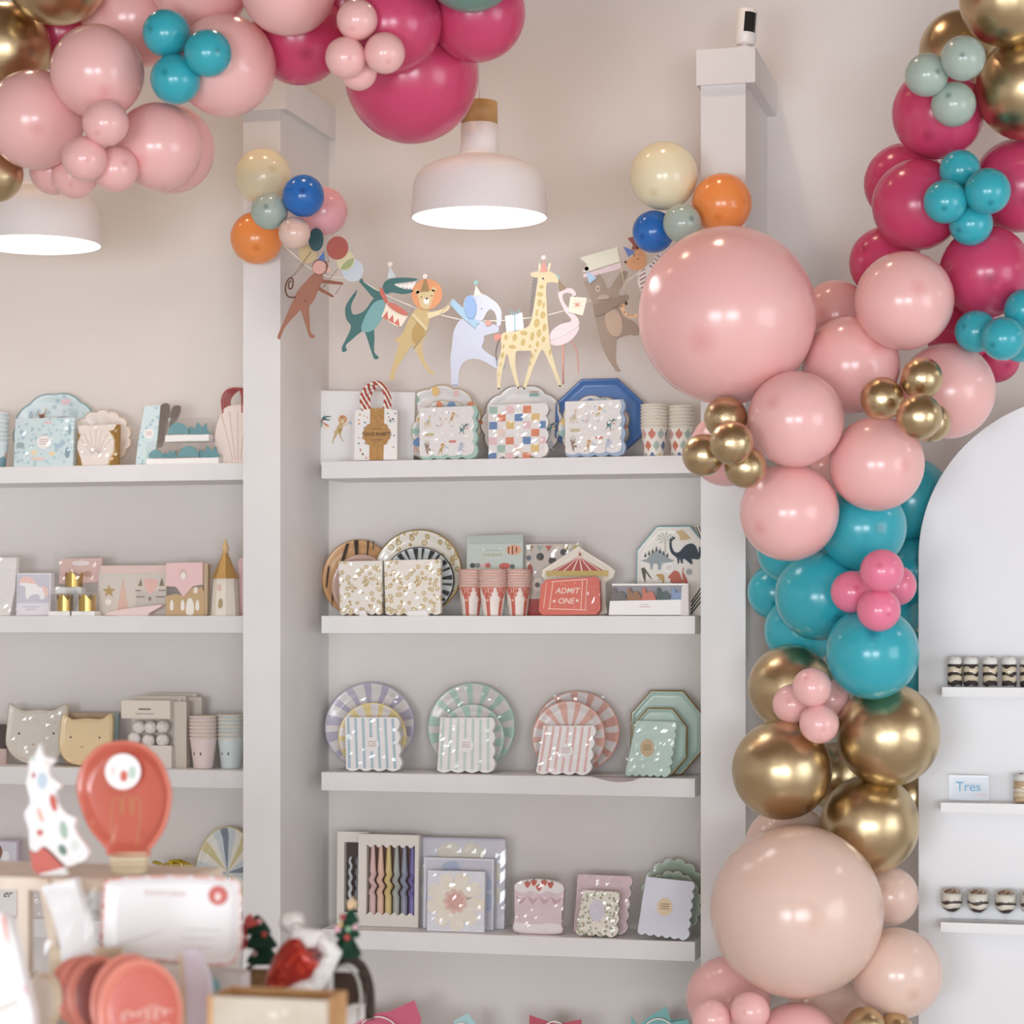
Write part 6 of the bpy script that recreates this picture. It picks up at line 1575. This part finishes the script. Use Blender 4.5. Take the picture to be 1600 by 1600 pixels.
it.prints('stencil', [(circ(445, 1577, 8, 5, 14), M('#d9d0c4')), (circ(500, 1598, 6, 5, 12), M('#d6d2bc')), (circ(462, 1572, 5, 4, 12), M('#d9d0c4'))], -.0456)
# Christmas tree headbands and hat
FELT = noisy('green_felt', '#123f2d', '#0a2e20', 60, .95, bump=.5)
FUR = noisy('white_fur', '#f0eeec', '#dedad7', 70, .95, bump=.8)
SEQ = voro('red_sequins', [(0, '#d8412a'), (.35, '#a92415')], 90, .25, .5, metal=.3)
CORK = noisy('cork_card', '#a98a64', '#96774f', 50, .8)
def fir(it, pts, balls, y=0, th=.03):
    """a stuffed felt tree: rounded tiers"""
    mb = MB()
    for (x, y0, rx, hh) in pts:
        cx, cz = it.c((x, y0)); s = it.sz
        mb2 = MB(); mb2.lathe([(rx * s * q, hh * s * k) for q, k in ((.7, 0), (1, .08), (.92, .25), (.6, .6), (.25, .92), (.05, 1))], 18, (cx, y, cz)); mb2.build('felt_tier', FELT, it.r, sm=True)
    for (x, y0, r, c) in balls:
        cx, cz = it.c((x, y0)); mb3 = MB(); mb3.ball((cx, y - .016, cz), r * it.sz, 12, 8); mb3.build('pompom', M(c, .8), it.r, sm=True)
it = It('tree_headband', 'dark green felt tree headband with red bow left of the santa hat', 'headband', 415, None, 3.70, ZT)
fir(it, [(411, 1506, 26, 34), (408, 1482, 26, 34), (402, 1460, 22, 30)], [(388, 1462, 5, '#e9b3b3'), (404, 1489, 5, '#e3a9a9'), (379, 1441, 4, '#e2573a'), (418, 1458, 5, '#b23327'), (421, 1477, 4, '#8fb59a'), (410, 1438, 5, '#dfa0a0')])
it.pr('bow', smooth([(390, 1436), (398, 1426), (402, 1434), (412, 1436), (406, 1444), (396, 1446)], 3), -.028, .01, M('#c2332a', .6))
it.pr('red_ribbon', [(384, 1440), (392, 1446), (392, 1478), (376, 1490)], -.02, .004, M('#a8231f', .6))
it.tube('band', smooth([(376, 1600), (378, 1530), (396, 1508), (430, 1506), (448, 1526), (452, 1600)], 5, False), .01, 3, M('#5b4a3a', .8))
it = It('tree_headband', 'felt tree headband with a gold star near the fourth shelf', 'headband', 538, None, 3.62, ZT)
fir(it, [(541, 1496, 24, 42), (543, 1465, 20, 32), (548, 1442, 13, 24)], [(540, 1431, 5, '#a32a24'), (537, 1443, 4, '#d6b563'), (532, 1450, 6, '#e2a7b4'), (559, 1446, 4.5, '#e0b2ba'), (549, 1449, 5, '#86b38f'), (547, 1462, 5.5, '#b92a26')])
it.pr('star', star(551, 1411, 10), -.006, .012, M('#d9b98c', .5)); 
mbb = MB(); cx_, cz_ = it.c((550, 1415)); mbb.ball((cx_, -.012, cz_), 4 * it.sz, 12, 8); mbb.build('pompom', M('#efc384', .6), it.r, sm=True)
it.tube('band', smooth([(500, 1600), (498, 1548), (510, 1514), (538, 1499), (562, 1512), (574, 1548), (574, 1600)], 5, False), .012, 8, noisy('brown_fur', '#4a3c33', '#2e2520', 80, .95, bump=.8), 10)
it.tube('inner_ring', smooth([(506, 1600), (505, 1556), (516, 1524), (538, 1508), (558, 1522), (566, 1556), (560, 1600)], 5, False), -.006, 2.8, M('#a9a49c', .4), 8)
it.pr('card', rect(512, 1524, 560, 1600), .03, .004, noisy('dark_board', '#4b3526', '#3b281c', 20, .7))
it = It('santa_hat', 'red sequined santa hat with white fur trim lying on the crate', 'hat', 470, None, 3.60, ZT)
mb = MB(); s = it.sz
def hat_loop(u):
    cx_, cy_ = 418 + 74 * u, 1545 - 62 * u
    rr = 10 + 34 * math.sin(min(1, u * 1.05) * PI * .58)
    a = math.atan2(62, 74)
    out = []
    for j in range(20):
        b_ = 2 * PI * j / 20
        px_, py_ = cx_ - rr * math.cos(b_) * math.sin(a) * .9, cy_ - rr * math.cos(b_) * math.cos(a) * .9
        x, z = it.c((px_, py_))
        out.append((x, rr * .8 * s * math.sin(b_), max(z, .003)))
    return out
mb.rings([hat_loop(k / 8) for k in range(9)]); mb.build('crown', SEQ, it.r, sm=True)
mb = MB()
path = smooth([(452, 1556), (472, 1546), (498, 1530), (514, 1506), (520, 1480), (506, 1466), (482, 1462), (458, 1458)], 4, False)
lp = []
rn = random.Random(3)
mb.tube([(it.c(p)[0], -.012 + .004 * math.sin(k), it.c(p)[1]) for k, p in enumerate(path)], 14.5 * s, 14)
for i in range(len(mb.v)):
    v = Vector(mb.v[i]); d = noise.noise(v * 60) * .006
    mb.v[i] = (v.x + d, v.y + d, max(.001, v.z + d))
mb.build('fur_trim', FUR, it.r, sm=True)
mb = MB(); cx_, cz_ = it.c((448, 1446)); mb.ball((cx_, .03, cz_), (22 * s, 18 * s, 17 * s), 20, 14, f=lambda d: 1 + .18 * noise.noise(d * 3)); mb.build('fur_pompom', FUR, it.r, sm=True)
it.pr('red_flap', smooth([(464, 1455), (478, 1452), (496, 1455), (500, 1461), (484, 1464)], 2), .01, .006, M('#b3261f', .7))
for nm, r_ in (('left', (386, 1514, 424, 1552)),):
    it = It('cork_stand', 'brown cork card stand under the left tree headband', 'display stand', 405, None, 3.715, ZT)
    it.pr('card', rect(386, 1516, 426, 1600), 0, .02, CORK)
